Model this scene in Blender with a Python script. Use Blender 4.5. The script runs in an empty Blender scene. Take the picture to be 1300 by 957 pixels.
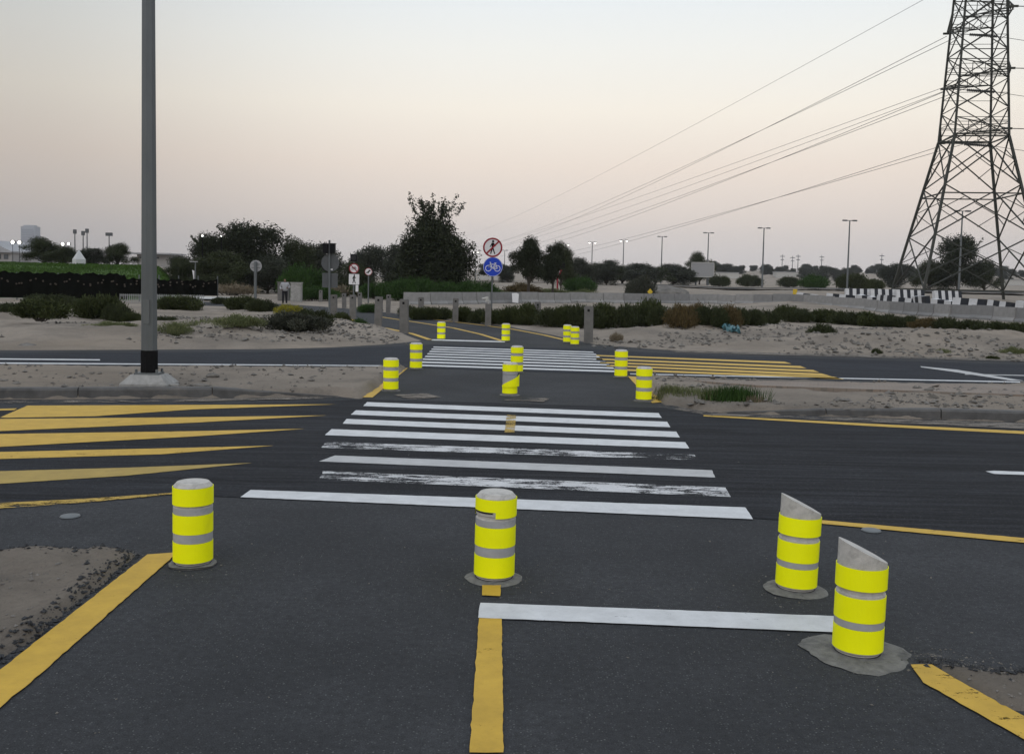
import bpy, math, random
import numpy as np
from mathutils import Vector, Matrix, Euler
random.seed(7); rng = np.random.default_rng(7)
R = math.radians
sc = bpy.context.scene
# ------------------------------------------------------------------ camera
F = 1264.0; CH = 1.75; PITCH = R(3.62); ROLL = R(1.2)
cam = bpy.data.cameras.new("camera"); camo = bpy.data.objects.new("camera", cam)
sc.collection.objects.link(camo); sc.camera = camo
cam.sensor_width = 36; cam.sensor_fit = 'HORIZONTAL'; cam.lens = 36*F/1300
cam.shift_y = -44.5/1300; cam.clip_start = .05; cam.clip_end = 9000
CR = Matrix.Rotation(math.pi/2-PITCH, 3, 'X') @ Matrix.Rotation(ROLL, 3, 'Z')
camo.matrix_world = Matrix.Translation((0,0,CH)) @ CR.to_4x4()
# ------------------------------------------------------------------ world: dusk sky
w = bpy.data.worlds.new("World"); sc.world = w; w.use_nodes = True
nt = w.node_tree; N = nt.nodes; L = nt.links
bg = N['Background']
tc = N.new('ShaderNodeTexCoord'); sep = N.new('ShaderNodeSeparateXYZ')
L.new(tc.outputs['Generated'], sep.inputs[0])
def lin(r, g, b): return tuple(((c/255)/12.92 if c/255 <= .04045 else ((c/255+.055)/1.055)**2.4) for c in (r, g, b))+(1,)
ramp = N.new('ShaderNodeValToRGB'); L.new(sep.outputs['Z'], ramp.inputs[0])
el = ramp.color_ramp.elements
stops = [(0.0, lin(196,190,188)), (.025, lin(206,200,198)), (.06, lin(222,211,203)), (.11, lin(236,223,211)), (.165, lin(245,238,226)),
         (.22, lin(240,240,235)), (.29, lin(228,236,242)), (.5, (.84,.92,1.02,1)), (1.0, (.86,.95,1.08,1))]
el[0].position = stops[0][0]; el[0].color = stops[0][1]
el[1].position = 1.0; el[1].color = stops[-1][1]
for p, c in stops[1:-1]:
    e = el.new(p); e.color = c
# brightness of the twilight arch: strongest a little right of the road, dimmer to the left
dot = N.new('ShaderNodeVectorMath'); dot.operation = 'DOT_PRODUCT'
gd = Vector((math.sin(R(9)), math.cos(R(9)), math.tan(R(11)))).normalized()
L.new(tc.outputs['Generated'], dot.inputs[0]); dot.inputs[1].default_value = gd
mr = N.new('ShaderNodeMapRange'); mr.interpolation_type = 'SMOOTHSTEP'
mr.inputs['From Min'].default_value = .80; mr.inputs['From Max'].default_value = 1.0
mr.inputs['To Min'].default_value = .70; mr.inputs['To Max'].default_value = 1.06
L.new(dot.outputs['Value'], mr.inputs['Value'])
# above 30 degrees and behind the viewer the sky keeps its full strength
mr2 = N.new('ShaderNodeMapRange'); mr2.interpolation_type = 'SMOOTHSTEP'
mr2.inputs['From Min'].default_value = .30; mr2.inputs['From Max'].default_value = .6
mr2.inputs['To Min'].default_value = 0; mr2.inputs['To Max'].default_value = 1
L.new(sep.outputs['Z'], mr2.inputs['Value'])
mr3 = N.new('ShaderNodeMapRange'); mr3.interpolation_type = 'SMOOTHSTEP'
mr3.inputs['From Min'].default_value = .25; mr3.inputs['From Max'].default_value = -.5
mr3.inputs['To Min'].default_value = 0; mr3.inputs['To Max'].default_value = 1
L.new(sep.outputs['Y'], mr3.inputs['Value'])
mx = N.new('ShaderNodeMath'); mx.operation = 'MAXIMUM'
L.new(mr2.outputs[0], mx.inputs[0]); L.new(mr3.outputs[0], mx.inputs[1])
mm = N.new('ShaderNodeMix'); mm.data_type = 'FLOAT'
L.new(mx.outputs[0], mm.inputs[0]); L.new(mr.outputs[0], mm.inputs[2]); mm.inputs[3].default_value = 1.0
mul = N.new('ShaderNodeVectorMath'); mul.operation = 'SCALE'
L.new(ramp.outputs[0], mul.inputs[0]); L.new(mm.outputs[0], mul.inputs['Scale'])
L.new(mul.outputs[0], bg.inputs['Color']); bg.inputs['Strength'].default_value = 1.0
sun = bpy.data.lights.new("sun", 'SUN'); sun.energy = .55; sun.angle = R(25); sun.color = (1, .93, .86)
so = bpy.data.objects.new("sun", sun); sc.collection.objects.link(so)
so.rotation_euler = Vector((.35, .8, -.45)).to_track_quat('-Z', 'Y').to_euler()
vs = sc.view_settings; vs.view_transform = 'Standard'; vs.look = 'None'; vs.exposure = 0; vs.gamma = 1; vs.use_curve_mapping = False
# ------------------------------------------------------------------ pixel -> place helpers
def ray(px, py):
    return CR @ Vector(((px-650)/F, -(py-434)/F, -1))
def P(px, py, z=0.0):
    d = ray(px, py); t = (z-CH)/d.z
    return Vector((d.x*t, d.y*t, z))
def D(px, py, dist):
    d = ray(px, py); t = dist/d.y
    return Vector((d.x*t, dist, CH+d.z*t))
def xat(px, dist): return D(px, 360, dist).x
# ------------------------------------------------------------------ materials
def new_mat(name):
    m = bpy.data.materials.new(name); m.use_nodes = True
    return m, m.node_tree.nodes, m.node_tree.links, m.node_tree.nodes['Principled BSDF']
def noise(N, L, scale, vec=None, detail=4, rough=.55, dist=0):
    n = N.new('ShaderNodeTexNoise'); n.inputs['Scale'].default_value = scale
    n.inputs['Detail'].default_value = detail; n.inputs['Roughness'].default_value = rough; n.inputs['Distortion'].default_value = dist
    if vec is not None: L.new(vec, n.inputs['Vector'])
    return n.outputs['Fac']
def remap(N, L, v, a, b, c=0., d=1.):
    m = N.new('ShaderNodeMapRange'); m.inputs['From Min'].default_value = a; m.inputs['From Max'].default_value = b
    m.inputs['To Min'].default_value = c; m.inputs['To Max'].default_value = d; L.new(v, m.inputs['Value']); return m.outputs[0]
def mixc(N, L, f, a, b, mode='MIX'):
    m = N.new('ShaderNodeMix'); m.data_type = 'RGBA'; m.blend_type = mode
    if isinstance(f, (int, float)): m.inputs[0].default_value = f
    else: L.new(f, m.inputs[0])
    for i, v in ((6, a), (7, b)):
        if isinstance(v, tuple): m.inputs[i].default_value = v if len(v) == 4 else v+(1,)
        else: L.new(v, m.inputs[i])
    return m.outputs[2]
def coords(N, L, kind='Object', scale=(1,1,1)):
    t = N.new('ShaderNodeTexCoord'); mp = N.new('ShaderNodeMapping'); mp.inputs['Scale'].default_value = scale
    L.new(t.outputs[kind], mp.inputs[0]); return mp.outputs[0]
def bump(N, L, b, h, strength, dist):
    bp = N.new('ShaderNodeBump'); bp.inputs['Strength'].default_value = strength; bp.inputs['Distance'].default_value = dist
    L.new(h, bp.inputs['Height']); L.new(bp.outputs[0], b.inputs['Normal'])
def plain(name, col, rough=.7, var=.2, scale=6, metal=0, bmp=0, spec=.3, dirt=None, stretch=(1,1,1)):
    m, N, L, b = new_mat(name); v = coords(N, L, 'Object', stretch)
    f = remap(N, L, noise(N, L, scale, v, 6, .65), .3, .7)
    c = mixc(N, L, f, tuple(x*(1-var) for x in col), tuple(min(1, x*(1+var)) for x in col))
    if dirt:
        f2 = remap(N, L, noise(N, L, scale*.45, v, 5, .7, .4), .52, .72, 0, dirt[1])
        c = mixc(N, L, f2, c, dirt[0])
    L.new(c, b.inputs['Base Color']); b.inputs['Roughness'].default_value = rough; b.inputs['Metallic'].default_value = metal
    b.inputs['Specular IOR Level'].default_value = spec
    if bmp: bump(N, L, b, noise(N, L, scale*6, v, 5, .7), bmp, .01)
    return m
def asphalt(name, base, streak=.0, rough=.75):
    m, N, L, b = new_mat(name); v = coords(N, L)
    c = mixc(N, L, remap(N, L, noise(N, L, .5, v, 5, .6), .35, .68), tuple(x*.72 for x in base), tuple(x*1.3 for x in base))
    c = mixc(N, L, remap(N, L, noise(N, L, 3.1, v, 4, .6), .3, .7, 0, .6), c, tuple(x*.75 for x in base))
    if streak:
        v2 = coords(N, L, 'Object', (.09, 1.6, 1)); s = noise(N, L, 1.3, v2, 6, .65, .3)
        c = mixc(N, L, remap(N, L, s, .44, .60, 0, streak), c, tuple(x*.38 for x in base))
        v3 = coords(N, L, 'Object', (.25, 5, 1)); s3 = noise(N, L, 2.3, v3, 4, .7)
        c = mixc(N, L, remap(N, L, s3, .46, .68, 0, .75), c, tuple(x*2.2 for x in base))
    c = mixc(N, L, remap(N, L, noise(N, L, 24, v, 5, .75), .38, .66, 0, .7), c, tuple(x*.5 for x in base))
    vo = N.new('ShaderNodeTexVoronoi'); vo.inputs['Scale'].default_value = 75; L.new(v, vo.inputs['Vector'])
    sp = remap(N, L, vo.outputs['Distance'], .05, .38, 1, 0)
    rnd = N.new('ShaderNodeSeparateColor'); L.new(vo.outputs['Color'], rnd.inputs[0])
    ml = N.new('ShaderNodeMath'); ml.operation = 'MULTIPLY'; L.new(sp, ml.inputs[0]); L.new(remap(N, L, rnd.outputs[0], .6, 1, 0, .6), ml.inputs[1])
    c = mixc(N, L, ml.outputs[0], c, (.21, .21, .205))
    ml2 = remap(N, L, noise(N, L, 160, v, 3, .8), .3, .7, .5, 1.45)
    sc_ = N.new('ShaderNodeVectorMath'); sc_.operation = 'SCALE'; L.new(c, sc_.inputs[0]); L.new(ml2, sc_.inputs['Scale'])
    L.new(sc_.outputs[0], b.inputs['Base Color']); b.inputs['Roughness'].default_value = .9; b.inputs['Specular IOR Level'].default_value = .1
    bump(N, L, b, noise(N, L, 120, v, 4, .75), .5, .006)
    return m
def paint(name, col, wear, rough=.6, big=.0):
    m, N, L, b = new_mat(name); v = coords(N, L)
    v2 = coords(N, L, 'Object', (1.3, 4.2, 1))
    a = noise(N, L, 2.2, v2, 9, .78, .2); g = noise(N, L, .9, coords(N, L, 'Object', (1, .35, 1)), 2, .5); k = noise(N, L, 60, v, 4, .8)
    m1 = N.new('ShaderNodeMath'); m1.operation = 'MULTIPLY_ADD'; L.new(g, m1.inputs[0]); m1.inputs[1].default_value = big; L.new(a, m1.inputs[2])
    m2 = N.new('ShaderNodeMath'); m2.operation = 'MULTIPLY_ADD'; L.new(k, m2.inputs[0]); m2.inputs[1].default_value = .35; L.new(m1.outputs[0], m2.inputs[2])
    mid = .5+.5*big+.175
    f = remap(N, L, m2.outputs[0], mid+wear-.03, mid+wear+.03)      # 1 = worn off
    tn = remap(N, L, noise(N, L, 5, v, 6, .7), .3, .75)
    c = mixc(N, L, tn, tuple(x*.8 for x in col), tuple(min(1, x*1.1) for x in col))
    c = mixc(N, L, remap(N, L, noise(N, L, 70, v, 3, .8), .58, .75, 0, .4), c, tuple(x*.45 for x in col))
    L.new(c, b.inputs['Base Color']); b.inputs['Roughness'].default_value = rough; b.inputs['Specular IOR Level'].default_value = .25
    tr = N.new('ShaderNodeBsdfTransparent'); ms = N.new('ShaderNodeMixShader')
    L.new(f, ms.inputs[0]); L.new(b.outputs[0], ms.inputs[1]); L.new(tr.outputs[0], ms.inputs[2])
    L.new(ms.outputs[0], N['Material Output'].inputs['Surface'])
    return m
def foliage(name, a, bcol, rough=.8):
    m, N, L, b = new_mat(name); v = coords(N, L)
    g = N.new('ShaderNodeNewGeometry')
    c = mixc(N, L, remap(N, L, noise(N, L, 1.1, v, 4, .6), .35, .65), a, bcol)
    c2 = mixc(N, L, remap(N, L, g.outputs['Random Per Island'], 0, 1, 0, .6), c, tuple(x*1.5 for x in bcol))
    L.new(c2, b.inputs['Base Color']); b.inputs['Roughness'].default_value = rough; b.inputs['Specular IOR Level'].default_value = .1
    return m
def emit(name, col, s):
    m, N, L, b = new_mat(name); b.inputs['Base Color'].default_value = (.6,.6,.6,1)
    b.inputs['Emission Color'].default_value = col+(1,); b.inputs['Emission Strength'].default_value = s; return m
def sand_mat(name):
    m, N, L, b = new_mat(name); v = coords(N, L)
    c = mixc(N, L, remap(N, L, noise(N, L, .35, v, 6, .62, .4), .38, .62), (.205,.178,.150), (.30,.258,.215))
    c = mixc(N, L, remap(N, L, noise(N, L, 1.6, v, 7, .7, .3), .5, .72, 0, .55), c, (.125,.112,.10))
    c = mixc(N, L, remap(N, L, noise(N, L, .16, v, 3, .5), .52, .7, 0, .5), c, (.29,.235,.18))
    c = mixc(N, L, remap(N, L, noise(N, L, 22, v, 6, .8), .5, .75, 0, .4), c, (.10,.09,.082))
    vo = N.new('ShaderNodeTexVoronoi'); vo.inputs['Scale'].default_value = 26; L.new(v, vo.inputs['Vector'])
    c = mixc(N, L, remap(N, L, vo.outputs['Distance'], .02, .2, .3, 0), c, (.07,.065,.06))
    L.new(c, b.inputs['Base Color']); b.inputs['Roughness'].default_value = .95; b.inputs['Specular IOR Level'].default_value = .05
    bump(N, L, b, noise(N, L, 14, v, 8, .8), 1.0, .05)
    return m
M = {}
M['asphalt'] = asphalt('asphalt_path', (.050,.0515,.055))
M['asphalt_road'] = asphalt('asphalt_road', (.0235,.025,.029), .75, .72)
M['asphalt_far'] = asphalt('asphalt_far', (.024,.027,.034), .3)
M['asphalt_verge'] = asphalt('asphalt_verge', (.052,.050,.048))
M['white'] = paint('white_paint', (.54,.545,.55), .165)
M['white_grey'] = paint('white_paint_scuffed', (.40,.40,.40), .19)
M['white_worn'] = paint('white_paint_worn', (.50,.50,.505), .012, big=.5)
M['white_worn2'] = paint('white_paint_half', (.50,.50,.505), .03, big=.5)
M['yellow'] = paint('yellow_paint', (.50,.31,.035), .17)
M['yellow_worn'] = paint('yellow_paint_worn', (.42,.27,.04), .03, big=.3)
M['yellow_thin'] = paint('yellow_paint_thin', (.50,.31,.035), .12)
M['yellow_dull'] = paint('yellow_paint_dull', (.34,.235,.05), .19)
M['sand'] = sand_mat('sand')
M['concrete'] = plain('concrete', (.27,.265,.255), .9, .22, 7, bmp=.5, dirt=((.12,.11,.10), .7))
M['conc_light'] = plain('concrete_light', (.42,.41,.39), .9, .15, 9, bmp=.4, dirt=((.16,.15,.14), .7))
M['conc_kerb'] = plain('concrete_kerb', (.085,.083,.082), .85, .3, 4, bmp=.5, dirt=((.17,.15,.13), .5))
M['barrier'] = plain('concrete_barrier', (.235,.23,.225), .9, .22, 1.6, bmp=.4, dirt=((.10,.10,.10), .7))
M['barrier2'] = plain('concrete_barrier_dark', (.185,.183,.182), .9, .2, 1.4, bmp=.4, dirt=((.09,.09,.09), .7))
M['footing'] = plain('mortar_footing', (.17,.165,.155), .95, .35, 16, bmp=1., dirt=((.05,.05,.05), .85))
M['reflective'] = plain('reflective_yellow', (.92,.93,.002), .5, .04, 5, spec=.2, dirt=((.52,.50,.03), .42))
M['grey_band'] = plain('reflective_grey', (.33,.33,.335), .5, .12, 10, dirt=((.12,.12,.12), .7))
M['bollard_conc'] = plain('bollard_concrete', (.46,.44,.41), .9, .15, 22, bmp=.5, dirt=((.14,.135,.125), .55))
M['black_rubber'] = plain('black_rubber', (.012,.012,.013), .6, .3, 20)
M['galv'] = plain('galvanised_steel', (.115,.125,.13), .5, .14, 3, metal=.25, stretch=(1,1,.3))
M['black'] = plain('black_paint', (.006,.006,.007), .6, .3, 10, spec=.1)
M['post'] = plain('grey_post', (.13,.125,.12), .85, .2, 5, bmp=.3)
M['steel'] = plain('pylon_steel', (.035,.037,.031), .65, .3, .6, metal=.1)
M['wire'] = plain('wire_aluminium', (.07,.07,.075), .6, .1, 1)
M['insul'] = plain('insulator_glass', (.02,.02,.022), .35, .1, 3)
M['sign_white'] = plain('sign_white', (.62,.61,.62), .45, .04, 6)
M['sign_red'] = plain('sign_red', (.22,.008,.02), .45, .05, 6)
M['sign_blue'] = plain('sign_blue', (.008,.045,.42), .45, .05, 6)
M['sign_back'] = plain('sign_back', (.075,.08,.085), .55, .1, 6, metal=.2)
M['sign_grey'] = plain('sign_light_back', (.26,.26,.265), .55, .1, 8)
M['leaf_dark'] = foliage('leaf_dark', (.011,.015,.008), (.026,.031,.016))
M['leaf_olive'] = foliage('leaf_olive', (.018,.023,.010), (.035,.042,.018))
M['leaf_grey'] = foliage('leaf_grey', (.030,.034,.026), (.050,.052,.038))
M['leaf_far'] = foliage('leaf_far', (.022,.026,.018), (.038,.042,.030))
M['leaf_bush'] = foliage('leaf_bush', (.015,.022,.008), (.042,.050,.018))
M['leaf_brown'] = foliage('leaf_brown', (.050,.040,.018), (.085,.062,.028))
M['leaf_green'] = foliage('leaf_green', (.014,.032,.008), (.030,.060,.014))
M['leaf_yellow'] = foliage('leaf_yellow', (.13,.12,.015), (.21,.19,.02))
M['leaf_dry'] = foliage('leaf_dry', (.09,.075,.05), (.16,.13,.09))
M['leaf_lime'] = foliage('leaf_lime', (.06,.075,.03), (.11,.12,.055))
M['bark'] = plain('bark', (.05,.042,.035), .95, .3, 8, bmp=.6)
M['stone'] = plain('stone', (.13,.12,.108), .9, .45, 3, bmp=.5)
M['grass'] = foliage('grass', (.022,.048,.009), (.042,.080,.014))
M['lamp_on'] = emit('lamp_glow', (1, .97, .88), 5)
M['building'] = plain('building_wall', (.28,.27,.265), .8, .1, .2)
M['glass'] = plain('window_glass', (.05,.06,.07), .15, .1, 1, spec=.6)
M['tower'] = plain('tower_facade', (.30,.31,.34), .6, .05, .05)
M['tower_glass'] = plain('tower_windows', (.20,.215,.25), .3, .05, .05)
M['tent'] = plain('tent_fabric', (.5,.5,.5), .8, .05, 2)
M['roof'] = plain('roof_sheet', (.30,.30,.31), .6, .1, .5)
M['cloth'] = plain('screen_fabric', (.0045,.005,.004), 1, .4, 2, spec=0)
M['dot'] = plain('fence_dots', (.06,.047,.038), .8, .2, 4)
M['tarp'] = plain('blue_tarp', (.05,.14,.16), .6, .4, 3)
M['bw_white'] = plain('painted_white', (.50,.50,.51), .8, .12, 3, dirt=((.25,.24,.23), .6))
M['bw_black'] = plain('painted_black', (.016,.018,.024), .7, .3, 3)
M['skin'] = plain('skin', (.22,.13,.09), .6, .05, 6)
M['shirt'] = plain('grey_shirt', (.30,.30,.315), .85, .12, 18)
M['trousers'] = plain('dark_trousers', (.012,.012,.015), .9, .2, 8)
M['hair'] = plain('hair', (.10,.09,.085), .8, .2, 20)
M['rust_sign'] = plain('yellow_sign', (.5,.35,.03), .6, .1, 6)
def brick_mat():
    m, N, L, b = new_mat('brick_paving'); v = coords(N, L)
    t = N.new('ShaderNodeTexBrick'); t.inputs['Scale'].default_value = 2.5; L.new(v, t.inputs['Vector'])
    t.inputs['Color1'].default_value = (.21,.16,.125,1); t.inputs['Color2'].default_value = (.165,.13,.105,1); t.inputs['Mortar'].default_value = (.11,.095,.08,1)
    c = mixc(N, L, remap(N, L, noise(N, L, 1.2, v, 6, .7), .4, .7, 0, .7), t.outputs[0], (.2,.175,.15))
    L.new(c, b.inputs['Base Color']); b.inputs['Roughness'].default_value = .9; return m
M['brick'] = brick_mat()
# ------------------------------------------------------------------ mesh + object helpers
col = sc.collection
def tag(o, label=None, cat=None, group=None, kind=None):
    if label: o['label'] = label
    if cat: o['category'] = cat
    if group: o['group'] = group
    if kind: o['kind'] = kind
    return o
def thing(name, label, cat, loc=(0,0,0), rz=0, group=None):
    o = bpy.data.objects.new(name, None); col.objects.link(o); o.location = loc; o.rotation_euler = (0,0,rz)
    o.empty_display_size = .2
    return tag(o, label, cat, group)
def link_mesh(name, me, mats, parent=None, smooth=False):
    if not isinstance(mats, (list, tuple)): mats = [mats]
    for m in mats: me.materials.append(m)
    if smooth: me.shade_smooth()
    o = bpy.data.objects.new(name, me); col.objects.link(o)
    if parent: o.parent = parent
    return o
class MB:
    def __init__(s): s.v = []; s.f = []; s.m = []; s.T = None
    def add(s, vs_, fs, mi=0):
        b = len(s.v)
        s.v += [tuple(v) for v in vs_]; s.f += [tuple(b+i for i in f) for f in fs]; s.m += [mi]*len(fs)
    def box(s, x0, x1, y0, y1, z0, z1, mi=0, taper=0):
        t = taper
        s.add([(x0,y0,z0),(x1,y0,z0),(x1,y1,z0),(x0,y1,z0),(x0+t,y0+t,z1),(x1-t,y0+t,z1),(x1-t,y1-t,z1),(x0+t,y1-t,z1)],
              [(3,2,1,0),(4,5,6,7),(0,1,5,4),(1,2,6,5),(2,3,7,6),(3,0,4,7)], mi)
    def tube(s, p, q, r0, r1=None, n=8, mi=0, caps=True):
        if r1 is None: r1 = r0
        p = Vector(p); q = Vector(q); d = (q-p)
        if d.length < 1e-6: return
        d.normalize(); u = d.orthogonal().normalized(); w_ = d.cross(u)
        vs_ = []
        for c, r in ((p, r0), (q, r1)):
            for i in range(n):
                a = 2*math.pi*i/n; vs_.append(c+u*(r*math.cos(a))+w_*(r*math.sin(a)))
        fs = [(i, (i+1) % n, n+(i+1) % n, n+i) for i in range(n)]
        if caps: fs += [tuple(range(n-1, -1, -1)), tuple(range(n, 2*n))]
        s.add(vs_, fs, mi)
    def path(s, pts, radii, n=8, mi=0):
        for i in range(len(pts)-1): s.tube(pts[i], pts[i+1], radii[i], radii[i+1], n, mi)
    def lathe(s, prof, n=32, mi=0, c=(0,0), zf=None):
        vs_ = []
        for r, z in prof:
            for i in range(n):
                a = 2*math.pi*i/n; x = c[0]+r*math.cos(a); y = c[1]+r*math.sin(a)
                vs_.append((x, y, z if zf is None else zf(x, y, z)))
        fs = []
        for k in range(len(prof)-1):
            for i in range(n): fs.append((k*n+i, k*n+(i+1) % n, (k+1)*n+(i+1) % n, (k+1)*n+i))
        fs.append(tuple(range(n-1, -1, -1))); k = len(prof)-1; fs.append(tuple(k*n+i for i in range(n)))
        s.add(vs_, fs, mi)
    def prism(s, pts, z0, z1, mi=0):
        n = len(pts)
        s.add([(x,y,z0) for x,y in pts]+[(x,y,z1) for x,y in pts],
              [tuple(range(n-1,-1,-1)), tuple(range(n,2*n))]+[(i,(i+1)%n,n+(i+1)%n,n+i) for i in range(n)], mi)
    def plate(s, pts, y0, y1, mi=0):            # upright outline in x,z facing -Y
        n = len(pts)
        s.add([(x,y0,z) for x,z in pts]+[(x,y1,z) for x,z in pts],
              [tuple(range(n)), tuple(range(2*n-1,n-1,-1))]+[(i,n+i,n+(i+1)%n,(i+1)%n) for i in range(n)], mi)
    def disc(s, cx, cz, r, y0, y1, n=32, mi=0):
        s.plate([(cx+r*math.cos(2*math.pi*i/n), cz+r*math.sin(2*math.pi*i/n)) for i in range(n)], y0, y1, mi)
    def ring(s, cx, cz, r0, r1, y0, y1, n=32, mi=0):
        for i in range(n):
            a, b = 2*math.pi*i/n, 2*math.pi*(i+1)/n
            s.plate([(cx+r0*math.cos(a), cz+r0*math.sin(a)), (cx+r1*math.cos(a), cz+r1*math.sin(a)),
                     (cx+r1*math.cos(b), cz+r1*math.sin(b)), (cx+r0*math.cos(b), cz+r0*math.sin(b))], y0, y1, mi)
    def stroke(s, x0, z0, x1, z1, w_, y0, y1, mi=0, w2=None):
        if w2 is None: w2 = w_
        dx, dz = x1-x0, z1-z0; l = math.hypot(dx, dz); nx, nz = -dz/l/2, dx/l/2
        s.plate([(x0-nx*w_, z0-nz*w_), (x1-nx*w2, z1-nz*w2), (x1+nx*w2, z1+nz*w2), (x0+nx*w_, z0+nz*w_)], y0, y1, mi)
    def build(s, name, mats, parent=None, smooth=False):
        me = bpy.data.meshes.new(name); me.from_pydata(s.v, [], s.f); me.polygons.foreach_set('material_index', s.m); me.update()
        o = link_mesh(name, me, mats, parent)
        if smooth:
            me.shade_smooth()
            try: me.set_sharp_from_angle(angle=R(26))
            except Exception: pass
        return o
def struct(o): o['kind'] = 'structure'; return o
def quads_mesh(name, V, nper=4):
    me = bpy.data.meshes.new(name); n = len(V); me.vertices.add(n); me.vertices.foreach_set('co', np.ascontiguousarray(V, dtype=np.float32).ravel())
    nf = n//nper; me.loops.add(n); me.loops.foreach_set('vertex_index', np.arange(n, dtype=np.int32))
    me.polygons.add(nf); me.polygons.foreach_set('loop_start', np.arange(0, n, nper, dtype=np.int32))
    me.update(calc_edges=True); me.validate(); return me
def copy_tree(o, parent=None):
    c = o.copy(); col.objects.link(c)
    if parent: c.parent = parent
    for ch in list(o.children): copy_tree(ch, c)
    return c
ONES = ['','first','second','third','fourth','fifth','sixth','seventh','eighth','ninth','tenth','eleventh','twelfth','thirteenth','fourteenth','fifteenth','sixteenth','seventeenth','eighteenth','nineteenth']
TENS = {2:('twentieth','twenty'),3:('thirtieth','thirty'),4:('fortieth','forty'),5:('fiftieth','fifty'),6:('sixtieth','sixty'),7:('seventieth','seventy'),8:('eightieth','eighty'),9:('ninetieth','ninety')}
def ordw(n):
    if n < 20: return ONES[n]
    t, u = divmod(n, 10); return TENS[t][0] if u == 0 else TENS[t][1]+'-'+ONES[u]
# ------------------------------------------------------------------ noise
def vnoise(x, y, seed=0):
    xi = np.floor(x).astype(np.int64); yi = np.floor(y).astype(np.int64); xf = x-xi; yf = y-yi
    u = xf*xf*(3-2*xf); v = yf*yf*(3-2*yf)
    def h(a, b):
        n = (a*374761393+b*668265263+seed*1442695041) & 0x7fffffff
        n = ((n ^ (n >> 13))*1274126177) & 0x7fffffff
        return ((n ^ (n >> 16)) & 0xffff)/65535.0
    return (h(xi,yi)*(1-u)+h(xi+1,yi)*u)*(1-v)+(h(xi,yi+1)*(1-u)+h(xi+1,yi+1)*u)*v
def fbm(x, y, s, oct=4, seed=0, gain=.5):
    t = 0; a = 1; tot = 0
    for k in range(oct):
        t = t+a*(vnoise(x/s*2**k, y/s*2**k, seed+k*7)-.5); tot += a; a *= gain
    return t/tot*2
def sstep(a, b, v):
    t = np.clip((v-a)/(b-a), 0, 1); return t*t*(3-2*t)
def sdist(px, py, poly):                        # signed distance, positive inside
    d = np.full(px.shape, 1e9); inside = np.zeros(px.shape, bool); n = len(poly)
    for i in range(n):
        x0, y0 = poly[i]; x1, y1 = poly[(i+1) % n]
        ex, ey = x1-x0, y1-y0; wx, wy = px-x0, py-y0
        t = np.clip((wx*ex+wy*ey)/(ex*ex+ey*ey+1e-12), 0, 1)
        d = np.minimum(d, (wx-ex*t)**2+(wy-ey*t)**2)
        c = ((y0 > py) != (y1 > py)) & (px < (x1-x0)*(py-y0)/((y1-y0) if y1 != y0 else 1e-12)+x0)
        inside ^= c
    d = np.sqrt(d); return np.where(inside, d, -d)
def pp(*pts): return [tuple(P(a, b)[:2]) for a, b in pts]
def ext(a, b, dist):                            # point dist metres beyond b on the line a->b
    a = Vector(a); b = Vector(b); d = (b-a).normalized(); r = b+d*dist; return (r.x, r.y)
# ------------------------------------------------------------------ plan of the place (metres)
kL = pp((0,507),(200,506),(330,505),(430,503.5))          # kerb front edge, left median
kL0 = ext(kL[2], kL[0], 60)
def ppz(z, *pts): return [tuple(P(a, b, z)[:2]) for a, b in pts]
bL = ppz(.09,(0,465),(330,467),(470,468))+pp((517,467))          # rear edge, left median
bL0 = ext(bL[2], bL[0], 60)
med_left = [kL0]+kL+pp((458,506),(517,467))+bL[::-1][1:]+[bL0]
kR = pp((905,524),(1040,528),(1300,536)); kR1 = ext(kR[0], kR[2], 60)
bR = pp((805,479.5))+ppz(.08,(850,480.5),(1300,489)); bR1 = ext(bR[1], bR[2], 60)
med_right = pp((842,513),(812,479))+bR[1:]+[bR1, kR1]+kR[::-1]
cl = pp((0,704),(70,704),(166,706),(143,727),(0,838)); near_left = [ext(cl[2], cl[0], 6)]+cl[:1]+cl[1:]+[ext(cl[3], cl[4], 3)]+[(-9, 1)]
cr = pp((1178,842),(1230,846),(1300,856)); near_right = [cr[0], cr[1], cr[2], ext(cr[1], cr[2], 6), (8, 1.0), tuple(P(1262,900)[:2])]
fl = pp((0,446),(330,444.5),(430,442),(500,438),(549,433)); fl0 = (-68.0, 11.2)
pathL = pp((549,433),(520,423),(480,414.5),(440,404),(400,397.5),(350,392),(250,388))
pathR = pp((742,437),(715,431),(680,423),(640,415.5),(600,410.5),(530,402.5),(470,395),(400,389),(350,386),(250,383))
far_left_sand = [fl0]+fl+pathL[1:]+[(-30, 62), (-60, 60)]
fr = pp((742,437),(800,442),(860,446.5),(1300,458)); fr1 = (70.0, 22.6)
roads_beyond = fl[-1:]+pathL[1:]+pathR[::-1]            # the cycle path beyond the far road
sand_regions = {'ml': med_left, 'mr': med_right, 'nl': near_left, 'nr': near_right}
far_edge = [fl0]+fl+[fr[0]]+fr[1:]+[fr1]                # everything beyond this line is sand except the path
beyond = [fl0]+fl+fr+[fr1, (400, 4500), (-400, 4500)]
beyond = [fl0]+fl+fr+[fr1, (6000, 60), (6000, 9000), (-6000, 9000), (-6000, 60)]
mounds = []                                             # x, y, rx, ry, h
def mound(px, py, rx, ry, h): p = P(px, py); mounds.append((p.x, p.y, rx, ry, h))
mound(330,428,1.9,2.6,.45); mound(290,436,1.6,1.3,.22); mound(395,418,2.2,3.0,.38); mound(440,424,1.5,2.,.25); mound(250,420,2.5,3.5,.3)
mound(12,405,2.0,2.0,.75); mound(130,425,4,3,.22); mound(60,430,3,2,.2); mound(480,428,1.4,1.6,.22)
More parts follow.
